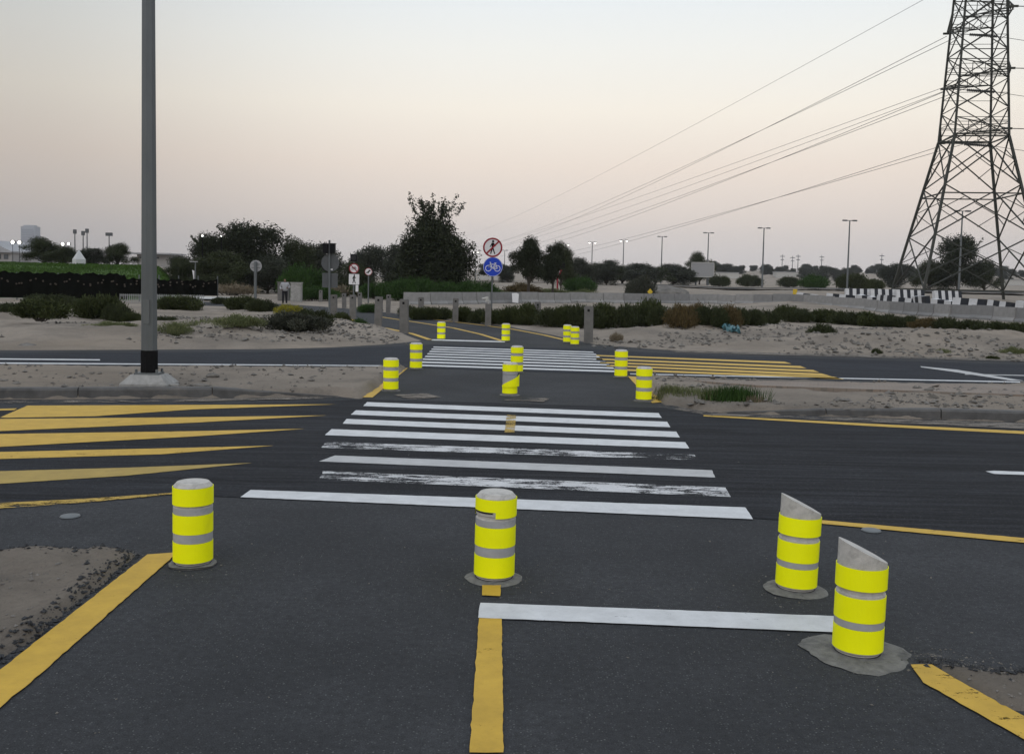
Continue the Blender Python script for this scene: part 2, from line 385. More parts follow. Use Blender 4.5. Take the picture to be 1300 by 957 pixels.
mound(880,422,1.7,1.5,.55); mound(845,430,1.6,1.3,.2); mound(800,428,1.6,1.4,.22); mound(960,432,2.5,1.8,.35)
mound(1040,440,2.5,1.5,.3); mound(1130,442,3.,1.7,.35); mound(1230,446,3,1.6,.35); mound(1180,432,3.5,3,.4); mound(1290,440,3,3,.45); mound(990,422,2,3,.4)
def height(x, y):
    x = np.asarray(x, float); y = np.asarray(y, float); z = np.full(x.shape, -.08)
    n1 = fbm(x, y, 1.3, 5, 3); n2 = fbm(x, y, .22, 4, 11); n3 = fbm(x, y, 6., 4, 21)
    near = (np.abs(x) < 80) & (y < 130)
    def reg(poly, base, ramp, amp1, amp2):
        sd = sdist(x, y, poly)+.05*n2+.03*n1
        return np.where(sd > -.3, -.08+(base+.08)*sstep(-.10, ramp, sd)+(amp1*n1+amp2*n2)*sstep(0, ramp*2, sd), -.08)
    z = np.maximum(z, reg(med_left, .13, .12, .035, .022))
    z = np.maximum(z, reg(med_right, .11, .12, .05, .025))
    z = np.maximum(z, reg(near_left, .05, .05, .015, .040)+np.where(sdist(x, y, near_left) > 0, .03*fbm(x, y, .09, 3, 31)*(fbm(x, y, .5, 2, 33) > .1), 0))
    z = np.maximum(z, reg(near_right, .035, .08, .012, .02))
    sdb = sdist(x, y, beyond)+.06*n1; sdp = -sdist(x, y, roads_beyond)+.05*n1
    sd = np.minimum(sdb, sdp)
    k = sstep(0, .5, sd); zb = -.08+.12*k+sstep(.1, 2.5, sd)*(.045*n1+.04*n2+.03*n3)
    for mx_, my, rx, ry, h in mounds:
        zb = zb+sstep(.0, 1.2, sd)*h*.5*np.exp(-((x-mx_)/rx)**2-((y-my)/ry)**2)*(1+.5*n1)
    # rising ground behind
    a = x/np.maximum(y, 1)
    right = sstep(-.12, .02, a)
    zb = zb+right*(1.05*sstep(80, 170, y)+.5*sstep(170, 300, y))+right*9.5*sstep(380, 760, y)*(1+.25*n3)
    # clear shelf under the pylon
    zb = zb+right*.55*sstep(62, 80, y)*(1-sstep(120, 170, y))*sstep(.2, .3, a)
    zb = zb+(1-right)*(2.0*sstep(58, 92, y)*sstep(-.33, -.36, a)+1.0*sstep(130, 220, y))
    return np.where(sdb > -.5, np.where(sd > -.3, np.maximum(zb, -.08), -.08), z)
def gz(x, y): return float(height(np.array([x]), np.array([y]))[0])
def ground_at(px, py):
    p = P(px, py)
    for _ in range(4): p = P(px, py, max(gz(p.x, p.y), 0))
    return p
# fan shaped terrain sheet
def rows():
    y = .6; r = []
    while y < 66: r.append(y); y += max(.02, (y+4)*.0046)
    while y < 5000: r.append(y); y += y*.02
    return np.array(r)
ry = rows(); ts = np.linspace(-.85, .85, 620)
Y, T = np.meshgrid(ry, ts, indexing='ij'); X = (Y+4)*T
Z = height(X, Y)
nr, nc = X.shape
V = np.stack([X, Y, Z], -1).reshape(-1, 3)
idx = np.arange(nr*nc).reshape(nr, nc)
Fq = np.stack([idx[:-1,:-1], idx[:-1,1:], idx[1:,1:], idx[1:,:-1]], -1).reshape(-1, 4)
keep = (Z.reshape(-1)[Fq].max(1) > -.075)
Fq = Fq[keep]
def grid_mesh(name, V, Fq):
    used = np.unique(Fq); mp = np.full(len(V), -1); mp[used] = np.arange(len(used)); V = V[used]; Fq = mp[Fq]
    me = bpy.data.meshes.new(name); me.vertices.add(len(V)); me.vertices.foreach_set('co', V.astype(np.float32).ravel())
    me.loops.add(Fq.size); me.loops.foreach_set('vertex_index', Fq.astype(np.int32).ravel())
    me.polygons.add(len(Fq)); me.polygons.foreach_set('loop_start', np.arange(0, Fq.size, 4, dtype=np.int32))
    me.update(calc_edges=True); return me
o = struct(link_mesh('sand_ground', grid_mesh('sand_ground', V, Fq), M['sand'], smooth=True))
mb = MB(); mb.add([(-6000,-300,-.12),(6000,-300,-.12),(6000,9000,-.12),(-6000,9000,-.12)], [(0,1,2,3)])
struct(mb.build('ground', M['sand']))
# asphalt sheets
def sheet(name, pts, z, mat):
    m = MB(); n = len(pts); m.add([(x, y, z) for x, y in pts], [tuple(range(n))]); o = m.build(name, mat); struct(o)
    import bmesh
    bm = bmesh.new(); bm.from_mesh(o.data); bmesh.ops.triangulate(bm, faces=bm.faces[:], quad_method='BEAUTY', ngon_method='EAR_CLIP')
    for f in bm.faces:
        if f.normal.z < 0: f.normal_flip()
    bm.to_mesh(o.data); bm.free(); return o
sheet('asphalt', [(-90,-12),(90,-12),(90,62),(-90,62)], 0, M['asphalt'])
e1 = pp((0,641),(218,628),(310,632),(955,658),(1040,664),(1300,688))
sheet('near_road', [ext(e1[1], e1[0], 60)]+e1+[ext(e1[4], e1[5], 60), ext(kR[0], kR[2], 62)]+pp((1300,545),(905,530),(842,518),(462,507),(430,509),(0,519))+[ext(kL[2], kL[0], 61)], .004, M['asphalt_road'])
f1 = pp((0,464.5),(330,465.5),(530,467),(788,476),(1300,487.5)); f2 = pp((1300,463),(860,449.5),(745,443),(550,437.5),(330,447),(0,448))
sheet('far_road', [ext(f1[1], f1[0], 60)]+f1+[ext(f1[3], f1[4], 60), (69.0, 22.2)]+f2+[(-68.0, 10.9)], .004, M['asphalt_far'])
# brick paving strip along the far side of the right median
bp = ppz(.135,(868,484),(1300,491.5),(1300,501),(960,489)); z_b = .135
bpts = [tuple(P(868,482,.135)[:2]), tuple(P(1300,488.8,.135)[:2]), ext(bR[1], bR[2], 50), ext(bp[3], bp[2], 50), bp[2], bp[3]]
_m = MB(); _m.prism(bpts[::-1] if 0 else bpts, -.05, z_b); struct(_m.build('brick_paving', M['brick']))
# markings
def mark(name, pts, mat, z=.008):
    q = pp(*pts); out = []; rj = random.Random(len(pts)*7+int(pts[0][1]*10))
    for i in range(len(q)):
        a = Vector(q[i]); b = Vector(q[(i+1) % len(q)]); l_ = (b-a).length; k_ = int(min(140, max(1, l_/.045))); n_ = Vector((-(b-a).y, (b-a).x)).normalized() if l_ > 1e-6 else Vector((0,0))
        for j in range(k_):
            p_ = a.lerp(b, j/k_)+n_*(0 if j == 0 else rj.gauss(0, .0018)); out.append((p_.x, p_.y))
    return sheet(name, out, z, mat)
ZS = [((466,511),(836,525),(840,531),(461,516),'white'), ((451.7,521.4),(847,536),(851,543),(445.4,527),'white'), ((440,532.4),(858.6,548.6),(863,556),(435,538.5),'white'),
      ((421,545.4),(870,562),(875,570),(412.5,553),'white'), ((414,561.6),(881.6,578),(886,585),(408,569),'white_worn'), ((425,579),(904,597.7),(908,607),(405,586.5),'white_grey'),
      ((410,598.8),(921,619.7),(927.6,631.7),(405,609.5),'white_worn2'), ((318,622.8),(946,645),(956,660),(305,632),'white')]
for a, b, c, d, mt in ZS: mark('crossing_stripe', [a, b, c, d], M[mt])
# crossing over the far road
la, lb, ra, rb = P(529,465), P(551,440), P(786,473), P(752,446.5)
for k in range(8):
    t0 = k/7.6; t1 = t0+.062
    q = [la.lerp(lb, t0), ra.lerp(rb, t0), ra.lerp(rb, t1), la.lerp(lb, t1)]
    sheet('crossing_stripe', [tuple(v[:2]) for v in q], .008, M['white'])
mark('stop_line', [(610,766.5),(1200,788.5),(1200,809.5),(607,785.5)][:0] or [(610,766.5),(1062,783.5),(1062,804),(607,785.5)], M['white'])
mark('stop_line', [(548,431),(641,433.5),(641,435),(548,432.5)], M['white'])
mark('centre_line', [(608,786),(637,786.5),(639,957),(596,957)], M['yellow'])
mark('centre_line', [(612,744),(636,744),(635,758),(612,757)], M['yellow'])
mark('centre_line', [(643.5,527.6),(655.5,528),(653,550),(640.5,550)], M['yellow_worn'], .011)
mark('edge_line', [(187,705),(220,702.5),(221,706.5),(39,868),(-70,957),(-135,957),(0,851.6)], M['yellow'])
mark('edge_line', [(1156,845),(1183,845),(1222,868),(1385,957),(1330,957),(1172,868)], M['yellow_thin'])
mark('edge_line', [(459,505),(509,468),(518,467.5),(473,505)], M['yellow'])
mark('edge_line', [(797,478),(812,479),(841,511),(828,512)], M['yellow'])
wed = [([(35,515.5),(428,513.8),(245,520.3),(120,529),(8,531),(0,530.5)], 'yellow'), ([(-40,520.6),(22,519),(18,521.3),(-40,523)], 'yellow'),
       ([(-160,536),(0,532.5),(240,530.3),(415,528),(245,537.2),(0,548),(-160,553)], 'yellow'), ([(-160,556),(0,551.7),(245,548),(387,545),(245,554.8),(0,568),(-160,576)], 'yellow'),
       ([(-160,579),(0,574.5),(204,570),(348,566.5),(204,577.5),(0,583.5),(-160,588)], 'yellow_thin'), ([(-160,606),(0,599),(163,594.5),(320,588.5),(163,604.5),(0,615),(-160,625)], 'yellow_dull'),
       ([(-160,656),(0,639.5),(110,634),(220,626.3),(220,628.3),(110,638.5),(0,646.5),(-160,664)], 'yellow_worn')]
for pts, mt in wed: mark('hatch_marking', pts, M[mt])
for a, b, c, d in [((757,451),(996,459.5),(1005,462.3),(757,452.3)), ((757,455.3),(1016,465),(1024,468),(757,457)), ((762,459.5),(1032,470),(1040,473),(762,461.2)),
                   ((770,463.5),(1043,474.5),(1056,478.2),(770,465.3)), ((790,468.8),(1058,478.6),(1072,482),(790,471))]:
    mark('hatch_marking', [a, b, c, d], M['yellow'])
mark('lane_line', [(893,527.5),(1100,538.2),(1300,548),(1420,553),(1420,557),(1300,551.5),(1100,541.2),(893,529)], M['yellow'])
mark('lane_line', [(1036,660.5),(1300,684),(1420,695),(1420,702),(1300,690),(1036,665)], M['yellow_thin'])
mark('lane_line', [(1251,599),(1262,598.3),(1420,604),(1420,608),(1262,602.3)], M['white'])
mark('lane_line', [(-60,454.8),(127,456.6),(127,458),(-60,456.4)], M['white'])
mark('lane_line', [(-200,459.2),(486,464.2),(486,465.2),(-200,461)], M['white'])
mark('lane_line', [(800,474.5),(1300,484.9),(1420,487.2),(1420,488.4),(1300,486.2),(800,475.6)], M['white'])
mark('lane_line', [(1168,465.5),(1215,470),(1300,484),(1284,484),(1207,472.2),(1170,467)], M['white_grey'], .012)
mark('lane_line', [(1225,475),(1420,479),(1420,480.3),(1225,476)], M['white_grey'], .008)
def strip(name, pts, wpx, mat):                 # painted line along pixel points, width in metres
    q = [P(a, b) for a, b in pts]; Lh = []; Rh = []
    for i, p in enumerate(q):
        d = (q[min(i+1, len(q)-1)]-q[max(i-1, 0)]).normalized(); n = Vector((-d.y, d.x, 0))*wpx/2
        Lh.append(tuple((p+n)[:2])); Rh.append(tuple((p-n)[:2]))
    for i in range(len(q)-1):
        pass
    sheet(name, Lh+Rh[::-1], .008, mat)
strip('edge_line', [(546,431.5),(522,423.5),(482,415.2),(442,405),(402,398)], .17, M['yellow_thin'])
strip('centre_line', [(639,433.5),(610,424.5),(575,416.5),(530,409.5),(480,402)], .15, M['yellow_thin'])
strip('edge_line', [(722,433),(690,425.5),(650,418),(600,411.5),(530,403.5)], .15, M['yellow_thin'])
M['drift'] = paint('sand_drift_paint', (.19,.165,.14), -.04, .95, .5)
M['drift2'] = paint('sand_dust', (.17,.15,.13), .03, .95, .3)
def drift(pts, mt='drift'): sheet('sand_drift', pp(*pts), .0125, M[mt])
drift([(905,526),(1040,530),(1300,538),(1400,541),(1400,548),(1300,545.5),(1040,533.5),(905,528)], 'drift2')
drift([(838,512),(905,524),(905,529),(860,521),(835,517)]); drift([(0,509),(200,508),(430,505),(430,507),(200,511.5),(0,513)])
drift([(0,697),(90,696),(180,700),(176,709),(70,707),(0,708)], 'drift'); drift([(1130,838),(1180,832),(1300,845),(1300,858),(1230,850),(1178,846)])
drift([(840,443),(1300,456.5),(1300,459.5),(860,448)], 'drift2')
drift([(500,502),(540,500),(560,505),(520,508)]); drift([(655,505),(700,506),(690,511),(640,509)])
# kerbs
def kerb(name, line, h, wdt, seg, side, fade=0, startlow=False):
    m = MB(); pts = [Vector((a, b, 0)) for a, b in line]; cum = [0]
    for i in range(1, len(pts)): cum.append(cum[-1]+(pts[i]-pts[i-1]).length)
    tot = cum[-1]
    def at_(s):
        for i in range(1, len(pts)):
            if s <= cum[i] or i == len(pts)-1:
                return pts[i-1].lerp(pts[i], (s-cum[i-1])/(cum[i]-cum[i-1]))
    s = 0
    while s < tot-.05:
        e = min(s+seg, tot); a = at_(s+.008); b = at_(e-.008); d = (b-a).normalized(); n = Vector((-d.y, d.x, 0))*side
        ha = h*min(1, max(.06, s/fade)) if fade else h; hb = h*min(1, max(.06, e/fade)) if fade else h
        prof = lambda p, hh: [p+Vector((0,0,-.05)), p+Vector((0,0,hh*.8)), p+n*.02+Vector((0,0,hh)), p+n*wdt+Vector((0,0,hh)), p+n*wdt+Vector((0,0,-.05))]
        A = prof(a, ha); B = prof(b, hb)
        m.add(A+B, [(i, i+1, 6+i, 5+i) for i in range(4)]+[(4,3,2,1,0),(5,6,7,8,9)]); s = e
    return struct(m.build(name, M['conc_kerb']))
kerb('kerb', [kL[3], kL[2], kL[1], kL[0], kL0], .15, .16, 1.75, -1, fade=1.6)
kerb('kerb', [kR[0], kR[1], kR[2], kR1], .14, .16, 1.5, 1, fade=2.2)
# thin dusty band in front of the right kerb
# ------------------------------------------------------------------ stones and grit
def stones(name, n, region_pts, smin, smax, mat, power=2.5):
    xs, ys, ss = region_pts
    base = np.array([(1,0,0),(-1,0,0),(0,1,0),(0,-1,0),(0,0,1),(0,0,-1)], float)
    tri = np.array([(0,2,4),(2,1,4),(1,3,4),(3,0,4),(2,0,5),(1,2,5),(3,1,5),(0,3,5)])
    k = len(xs); s = smin+(smax-smin)*rng.random(k)**power*ss
    ax = np.stack([rng.uniform(.6,1.4,k), rng.uniform(.6,1.4,k), rng.uniform(.4,.8,k)], -1)*s[:,None]
    v = base[None]*ax[:,None,:]+rng.normal(0, .16, (k,6,3))*s[:,None,None]
    th = rng.uniform(0, 6.28, k); c, s_ = np.cos(th)[:,None], np.sin(th)[:,None]
    v = np.stack([v[...,0]*c-v[...,1]*s_, v[...,0]*s_+v[...,1]*c, v[...,2]], -1)
    z = np.maximum(height(xs, ys), 0.0)
    v += np.stack([xs, ys, z+s*.25], -1)[:,None,:]
    VV = v[:, tri].reshape(-1, 3)
    me = quads_mesh(name, VV, 3); return me
def scatter_poly(poly, n, dens_near=False):
    xs = np.array([p[0] for p in poly]); ys = np.array([p[1] for p in poly])
    x0, x1, y0, y1 = max(xs.min(), -30), min(xs.max(), 36), ys.min(), min(ys.max(), 75)
    x = rng.uniform(x0, x1, n*5); y = rng.uniform(y0, y1, n*5)
    m = (sdist(x, y, poly) > .03) & (np.abs(x) < (y+4)*.62); x, y = x[m][:n], y[m][:n]; return x, y
gx, gy, gs = [], [], []
for poly, n, sc_ in ((near_left, 1500, .22), (near_right, 600, .25), (med_left, 3200, 1.), (med_right, 4200, 1.1)):
    x, y = scatter_poly(poly, n); cl_ = fbm(x, y, 1.2, 3, 5) > -.15; x, y = x[cl_], y[cl_]
    gx.append(x); gy.append(y); gs.append(np.full(len(x), sc_))
fr_zone = [tuple(P(750,441)[:2]), tuple(P(1300,460)[:2]), tuple(P(1400,460)[:2]), tuple(P(1400,425)[:2]), tuple(P(760,408)[:2])]
x, y = scatter_poly(fr_zone, 9000); cl_ = fbm(x, y, 2.5, 3, 8) > -.1; gx.append(x[cl_]); gy.append(y[cl_]); gs.append(np.full(cl_.sum(), 1.7))
fl_zone = [tuple(P(-60,445)[:2]), tuple(P(520,437)[:2]), tuple(P(430,405)[:2]), tuple(P(-60,400)[:2])]
x, y = scatter_poly(fl_zone, 9000); cl_ = (fbm(x, y, 2.5, 3, 9)+(x+9)*.05 > -.05); gx.append(x[cl_]); gy.append(y[cl_]); gs.append(np.full(cl_.sum(), 1.5))
gxa, gya, gsa = np.concatenate(gx), np.concatenate(gy), np.concatenate(gs)
o = link_mesh('gravel', stones('gravel', 0, (gxa, gya, gsa), .006, .055, None, 3.5), M['stone']); tag(o, 'scattered grey gravel and small stones on the sandy verges', None, None, 'stuff')
# loose grit on the asphalt
x = rng.uniform(-5, 6, 2600); y = rng.uniform(3.4, 12, 2600); s = np.full(2600, 1.)
m_ = (sdist(x, y, near_left) < -.05) & (sdist(x, y, near_right) < -.05)
nearb = rng.random(2600) < .35; x, y, s = x[m_ & nearb], y[m_ & nearb], s[m_ & nearb]
qx, qy = [], []
for px, py in ((245,718),(627,738),(1010,752),(1088,832)):
    c = P(px, py); a = rng.uniform(0, 6.28, 90); r = .12+rng.gamma(1.5, .13, 90); qx.append(c.x+r*np.cos(a)); qy.append(c.y+r*np.sin(a)*.9)
for t in rng.random(260):
    c = P(0,850).lerp(P(178,707), t); qx.append(np.array([c.x+rng.normal(0,.05)])); qy.append(np.array([c.y+rng.normal(0,.05)]))
for t in rng.random(240):
    c = P(1180,843).lerp(P(1300,860), t); qx.append(np.array([c.x+rng.normal(0,.08)])); qy.append(np.array([c.y+abs(rng.normal(0,.10))]))
x = np.concatenate([x]+qx); y = np.concatenate([y]+qy); s = np.ones(len(x))
o = link_mesh('grit', stones('grit', 0, (x, y, s), .0018, .008, None, 3), M['stone']); tag(o, 'loose grit scattered over the cycle path asphalt', None, None, 'stuff')
qx, qy = [], []
for t in rng.random(380):
    c = P(0,842).lerp(P(172,706), t); qx.append(c.x-abs(rng.normal(0,.05))+.03); qy.append(c.y+rng.normal(0,.03))
for t in rng.random(380):
    c = P(1176,840).lerp(P(1330,864), t); qx.append(c.x+rng.normal(0,.05)); qy.append(c.y-abs(rng.normal(0,.06))+.05)
for t in rng.random(200):
    c = P(0,704).lerp(P(172,706), t); qx.append(c.x+rng.normal(0,.03)); qy.append(c.y+rng.normal(0,.05))
qx = np.array(qx); qy = np.array(qy)
o = link_mesh('asphalt_crumbs', stones('asphalt_crumbs', 0, (qx, qy, np.ones(len(qx))), .004, .020, None, 2.5), M['asphalt']); tag(o, 'dark broken asphalt crumbs along the sandy road corners', None, None, 'stuff')
# ------------------------------------------------------------------ yellow bollards
RB = .113
def band(zlo, zhi, r, n=48, zt=.0): 
    m = MB()
    m.lathe([(r-.004, zlo), (r, zlo+.002), (r, zhi-.002), (r-.004, zhi)], n); return m
def bollard(kind, label, px, py, foot=.17, scale=1.0, tear=0, lean=(0,0), rz=0):
    p = P(px, py); t = thing('yellow_bollard', label, 'bollard', (p.x, p.y, 0), rz, 'short concrete bollards with yellow wraps'); t.scale = (scale,)*3
    t.rotation_euler = (lean[0], lean[1], rz)
    m = MB(); r = RB; n = 48
    if kind == 'flat':
        m.lathe([(r-.012,-.02),(r-.010,.022),(r-.001,.03),(r,.36),(r-.007,.365),(r-.007,.378),(r,.383),(r,.482),(r-.019,.503),(r-.024,.5045),(r-.03,.505)], n)
    else:
        cut = lambda x, y, z: z if z < .44 else min(z, .502-x*.46)
        m.lathe([(r-.012,-.02),(r-.010,.022),(r-.001,.03),(r,.305),(r-.007,.310),(r-.007,.328),(r,.333),(r,.439),(r-.0005,.6),(r-.004,.601)], n, zf=cut)
    m.build('concrete_core', M['bollard_conc'], t, True)
    if kind == 'flat': zs = [(.034,.150,0), (.205,.318,0), (.374,.478,.002)]; gs_ = [(.150,.205), (.318,.358)]
    else: zs = [(.036,.146,0), (.182,.296,0), (.332,.434,.002)]; gs_ = [(.146,.182)]
    for i, (a, b, dr) in enumerate(zs):
        if tear == 2 and i == 1: continue
        bm_ = MB(); nn = 48; rr = RB+.0035+dr
        for k in range(nn):
            a0, a1 = 2*math.pi*k/nn, 2*math.pi*(k+1)/nn; lo = a; hi = b
            am = math.degrees((a0+a1)/2)
            if tear == 1 and i == 2 and (180 < am < 268): lo = a+.035
            bm_.add([(rr*math.cos(a0), rr*math.sin(a0), lo), (rr*math.cos(a1), rr*math.sin(a1), lo), (rr*math.cos(a1), rr*math.sin(a1), hi), (rr*math.cos(a0), rr*math.sin(a0), hi),
                     ((rr-.003)*math.cos(a0), (rr-.003)*math.sin(a0), lo), ((rr-.003)*math.cos(a1), (rr-.003)*math.sin(a1), lo), ((rr-.003)*math.cos(a1), (rr-.003)*math.sin(a1), hi), ((rr-.003)*math.cos(a0), (rr-.003)*math.sin(a0), hi)],
                    [(0,1,2,3),(3,2,6,7),(1,0,4,5)])
        bm_.build('yellow_band', M['reflective'], t, False)
    for a, b in gs_:
        if tear == 2 and a < .2: b = .33
        band(a-.001, b+.001, RB+.0018).build('grey_band', M['grey_band'], t, True)
    if tear == 1:      # torn strip hanging loose with a black underside
        m2 = MB()
        for k in range(10):
            a0, a1 = R(182+8*k), R(182+8*(k+1)); rr = RB+.004
            m2.add([(rr*math.cos(a0), rr*math.sin(a0), .398), (rr*math.cos(a1), rr*math.sin(a1), .398), (rr*math.cos(a1), rr*math.sin(a1), .407), (rr*math.cos(a0), rr*math.sin(a0), .407)], [(0,1,2,3)])
        m2.build('black_strip', M['black_rubber'], t)
    if tear == 2:      # middle wrap slipped and hanging diagonally
        m2 = MB(); nn = 26
        for k in range(nn):
            f0, f1 = k/nn, (k+1)/nn; a0, a1 = R(195+170*f0), R(195+170*f1)
            lo = lambda f: .125+.02*f; hi = lambda f: .15+.19*f; rr = lambda f: RB+.012+.02*f*f
            m2.add([(rr(f0)*math.cos(a0), rr(f0)*math.sin(a0), lo(f0)), (rr(f1)*math.cos(a1), rr(f1)*math.sin(a1), lo(f1)), (rr(f1)*math.cos(a1), rr(f1)*math.sin(a1), hi(f1)), (rr(f0)*math.cos(a0), rr(f0)*math.sin(a0), hi(f0))], [(0,1,2,3)])
        m2.build('torn_band', M['reflective'], t)
    m4 = MB(); m4.lathe([(RB-.004,.006),(RB-.004,.016),(RB-.008,.017)], 40); m4.build('base_shade_ring', M['black_rubber'], t)  # added black ring imitating the shaded gap at the bollard foot
    m3 = MB(); nn = 40; ph = px*.37; wb = .03 if foot < .2 else .08
    ring = lambda rr, z, wob: [((rr*(1+wob*math.sin(3*a+ph)+wob*.4*math.sin(7*a+2*ph)+wob*.3*math.sin(13*a+ph*5)+wob*.2*math.sin(23*a+ph)))*math.cos(a), (rr*(1+wob*math.sin(3*a+ph)+wob*.4*math.sin(7*a+2*ph)+wob*.3*math.sin(13*a+ph*5)+wob*.2*math.sin(23*a+ph)))*math.sin(a), z) for a in [2*math.pi*i/nn for i in range(nn)]]
    vs_ = ring(foot, .002, wb)+ring(foot*.88, .008, wb)+ring(RB+.025, .012, .05)+ring(RB-.02, .018, 0)
    m3.add(vs_, [(k*nn+i, k*nn+(i+1)%nn, (k+1)*nn+(i+1)%nn, (k+1)*nn+i) for k in range(3) for i in range(nn)])
    m3.build('footing', M['footing'], t, True)
    return t
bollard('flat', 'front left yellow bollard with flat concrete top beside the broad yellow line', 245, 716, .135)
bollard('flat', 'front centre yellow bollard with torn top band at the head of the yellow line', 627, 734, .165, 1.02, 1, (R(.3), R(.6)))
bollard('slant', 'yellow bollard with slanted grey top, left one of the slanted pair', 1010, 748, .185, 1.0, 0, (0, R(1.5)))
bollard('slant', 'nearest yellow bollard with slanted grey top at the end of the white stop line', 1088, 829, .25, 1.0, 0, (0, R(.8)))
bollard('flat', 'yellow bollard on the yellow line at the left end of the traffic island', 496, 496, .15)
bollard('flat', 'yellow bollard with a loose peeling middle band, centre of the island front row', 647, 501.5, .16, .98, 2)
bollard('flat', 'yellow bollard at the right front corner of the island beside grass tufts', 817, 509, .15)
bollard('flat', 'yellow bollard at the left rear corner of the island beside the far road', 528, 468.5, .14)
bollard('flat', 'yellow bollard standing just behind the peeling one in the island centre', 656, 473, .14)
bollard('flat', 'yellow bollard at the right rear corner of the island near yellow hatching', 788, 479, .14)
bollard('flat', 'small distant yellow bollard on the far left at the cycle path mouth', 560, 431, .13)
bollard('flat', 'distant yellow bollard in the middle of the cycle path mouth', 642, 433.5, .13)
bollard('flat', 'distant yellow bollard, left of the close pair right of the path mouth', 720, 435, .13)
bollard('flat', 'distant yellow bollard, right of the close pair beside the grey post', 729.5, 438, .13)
# ------------------------------------------------------------------ grey posts along the cycle path
def grey_post(px, py, h, label, wdt=.24):
    p = P(px, py); t = thing('grey_post', label, 'post', (p.x, p.y, -.02), R(random.uniform(-8, 8)), 'tall grey posts along the cycle path')
    m = MB(); w2 = wdt/2; m.box(-w2, w2, -.075, .075, 0, h-.015); m.box(-w2+.012, w2-.012, -.063, .063, h-.015, h)
    m.build('post_body', M['post'], t)
    m = MB(); m.box(-.035, .03, -.083, -.0755, h-.15, h-.08); m.build('reflector', M['black'], t)
    t.rotation_euler = (R(random.uniform(-1, 1)), R(random.uniform(-1.2, 1.2)), t.rotation_euler[2])
    return t
PS = [(407,384,.8,.2,'faint far grey post left of the rear of the signal pole'), (424,403.5,.97,.24,'grey post right beside the thin pole of the signals seen from behind'),
      (437,391.5,.82,.2,'small far grey post between the two traffic signal poles'), (448,405.5,1.0,.24,'grey post in front of the pedestrian sign pole'),
      (457,393,.9,.2,'small far grey post just right of the pedestrian sign'), (480,415,1.06,.25,'grey post on the left verge above the curve of the yellow line'),
      (492.6,398.5,.92,.2,'grey post across the cycle path left of the concrete wall end'), (513,423,1.07,.26,'nearest grey post on the left verge of the cycle path'),
      (534.5,403.5,.90,.22,'grey post on the right path edge before the first wall blocks'), (578,409,.96,.22,'grey post among bushes right of the path below the tall tree'),
      (682,414,.93,.23,'grey post amid the bushes right of the bicycle sign'), (747,435.5,1.05,.25,'tall grey post on the right, next to the close bollard pair')]
for px, py, h, wd, lb in PS: grey_post(px, py, h, lb, wd)
# ------------------------------------------------------------------ large lamp post
p = P(189.5, 472.5, .32); gp = gz(p.x, p.y)
t = thing('lamp_post', 'tall grey steel lamp post with black foot on a concrete plinth at left', 'lamp post', (p.x, p.y, .06))
m = MB(); m.prism([(a, b) for a, b in ((-.31,-.27),(.31,-.27),(.34,-.24),(.34,.24),(.31,.27),(-.31,.27),(-.34,.24),(-.34,-.24))], -.1, .11)
q0 = [(-.33,-.26),(.33,-.26),(.33,.26),(-.33,.26)]; q1 = [(-.21,-.16),(.21,-.16),(.21,.16),(-.21,.16)]
m.add([(x,y,.111) for x,y in q0]+[(x,y,.235) for x,y in q1], [(4,5,6,7),(0,1,5,4),(1,2,6,5),(2,3,7,6),(3,0,4,7)]); m.build('plinth', M['concrete'], t)
m = MB(); m.prism([(-.17,-.13),(.17,-.13),(.17,.13),(-.17,.13)], .236, .26)
m.build('base_plate', M['galv'], t)
for sx in (-.145, .145):
    for sy in (-.105, .105):
        m = MB(); m.tube((sx,sy,.26), (sx,sy,.31), .02, .02, 6); m.build('bolt', M['galv'], t)
m = MB(); n8 = 8
m.lathe([(.124,.261),(.122,.575)], n8); m.build('black_foot', M['black'], t)
m = MB(); m.lathe([(.115,.56),(.070,10.5)], n8); m.build('pole', M['galv'], t)
m = MB(); m.box(-.045,.045,-.116,-.100,.95,1.3); m.build('access_door', M['galv'], t)
for sx in (-1, 1):
    m2 = MB(); m2.path([(0,0,10.3),(sx*.8,0,10.7),(sx*2,0,10.8)], [.05,.045,.04]); a = m2.build('arm', M['galv'], t)
    m2 = MB(); m2.box(sx*2.3-.4, sx*2.3+.4, -.16, .16, 10.72, 10.86); m2.build('lamp_head', M['galv'], a)
# plank and rocks near it
p = P(212, 491, .13); m = MB(); m.box(-.17,.17,-.03,.03,0,.025); o = m.build('concrete_plank', M['concrete']); o.location = (p.x, p.y, .15); o.rotation_euler = (0,0,R(-5))
tag(o, 'short pale concrete plank lying in front of the lamp post plinth', 'plank')
def rock(px, py, s, label, mat='stone', sq=.6):
    import bmesh
    p = ground_at(px, py); bm = bmesh.new(); bmesh.ops.create_icosphere(bm, subdivisions=3, radius=s)
    for v in bm.verts:
        f = 1+.28*float(fbm(np.array([v.co.x/s*1.7+px]), np.array([v.co.y/s*1.7+v.co.z/s*2.1]), 1., 3, 4)[0]); v.co = Vector((v.co.x*f*1.3, v.co.y*f, v.co.z*f*sq))
    me = bpy.data.meshes.new('rock'); bm.to_mesh(me); bm.free(); o = link_mesh('rock', me, M[mat]); o.location = (p.x, p.y, p.z+s*sq*.4); tag(o, label, 'rock'); return o
rock(270, 478.5, .075, 'dark rock on the left island sand right of the lamp post', 'stone')
rock(253, 491, .10, 'brown clod of earth behind the left kerb near the lamp post', 'stone', .35)
rock(218, 487, .045, 'small dark stone next to the lamp post plinth')
rock(35, 441, .17, 'low grey stone on the sand at the far left road edge', 'stone', .4)
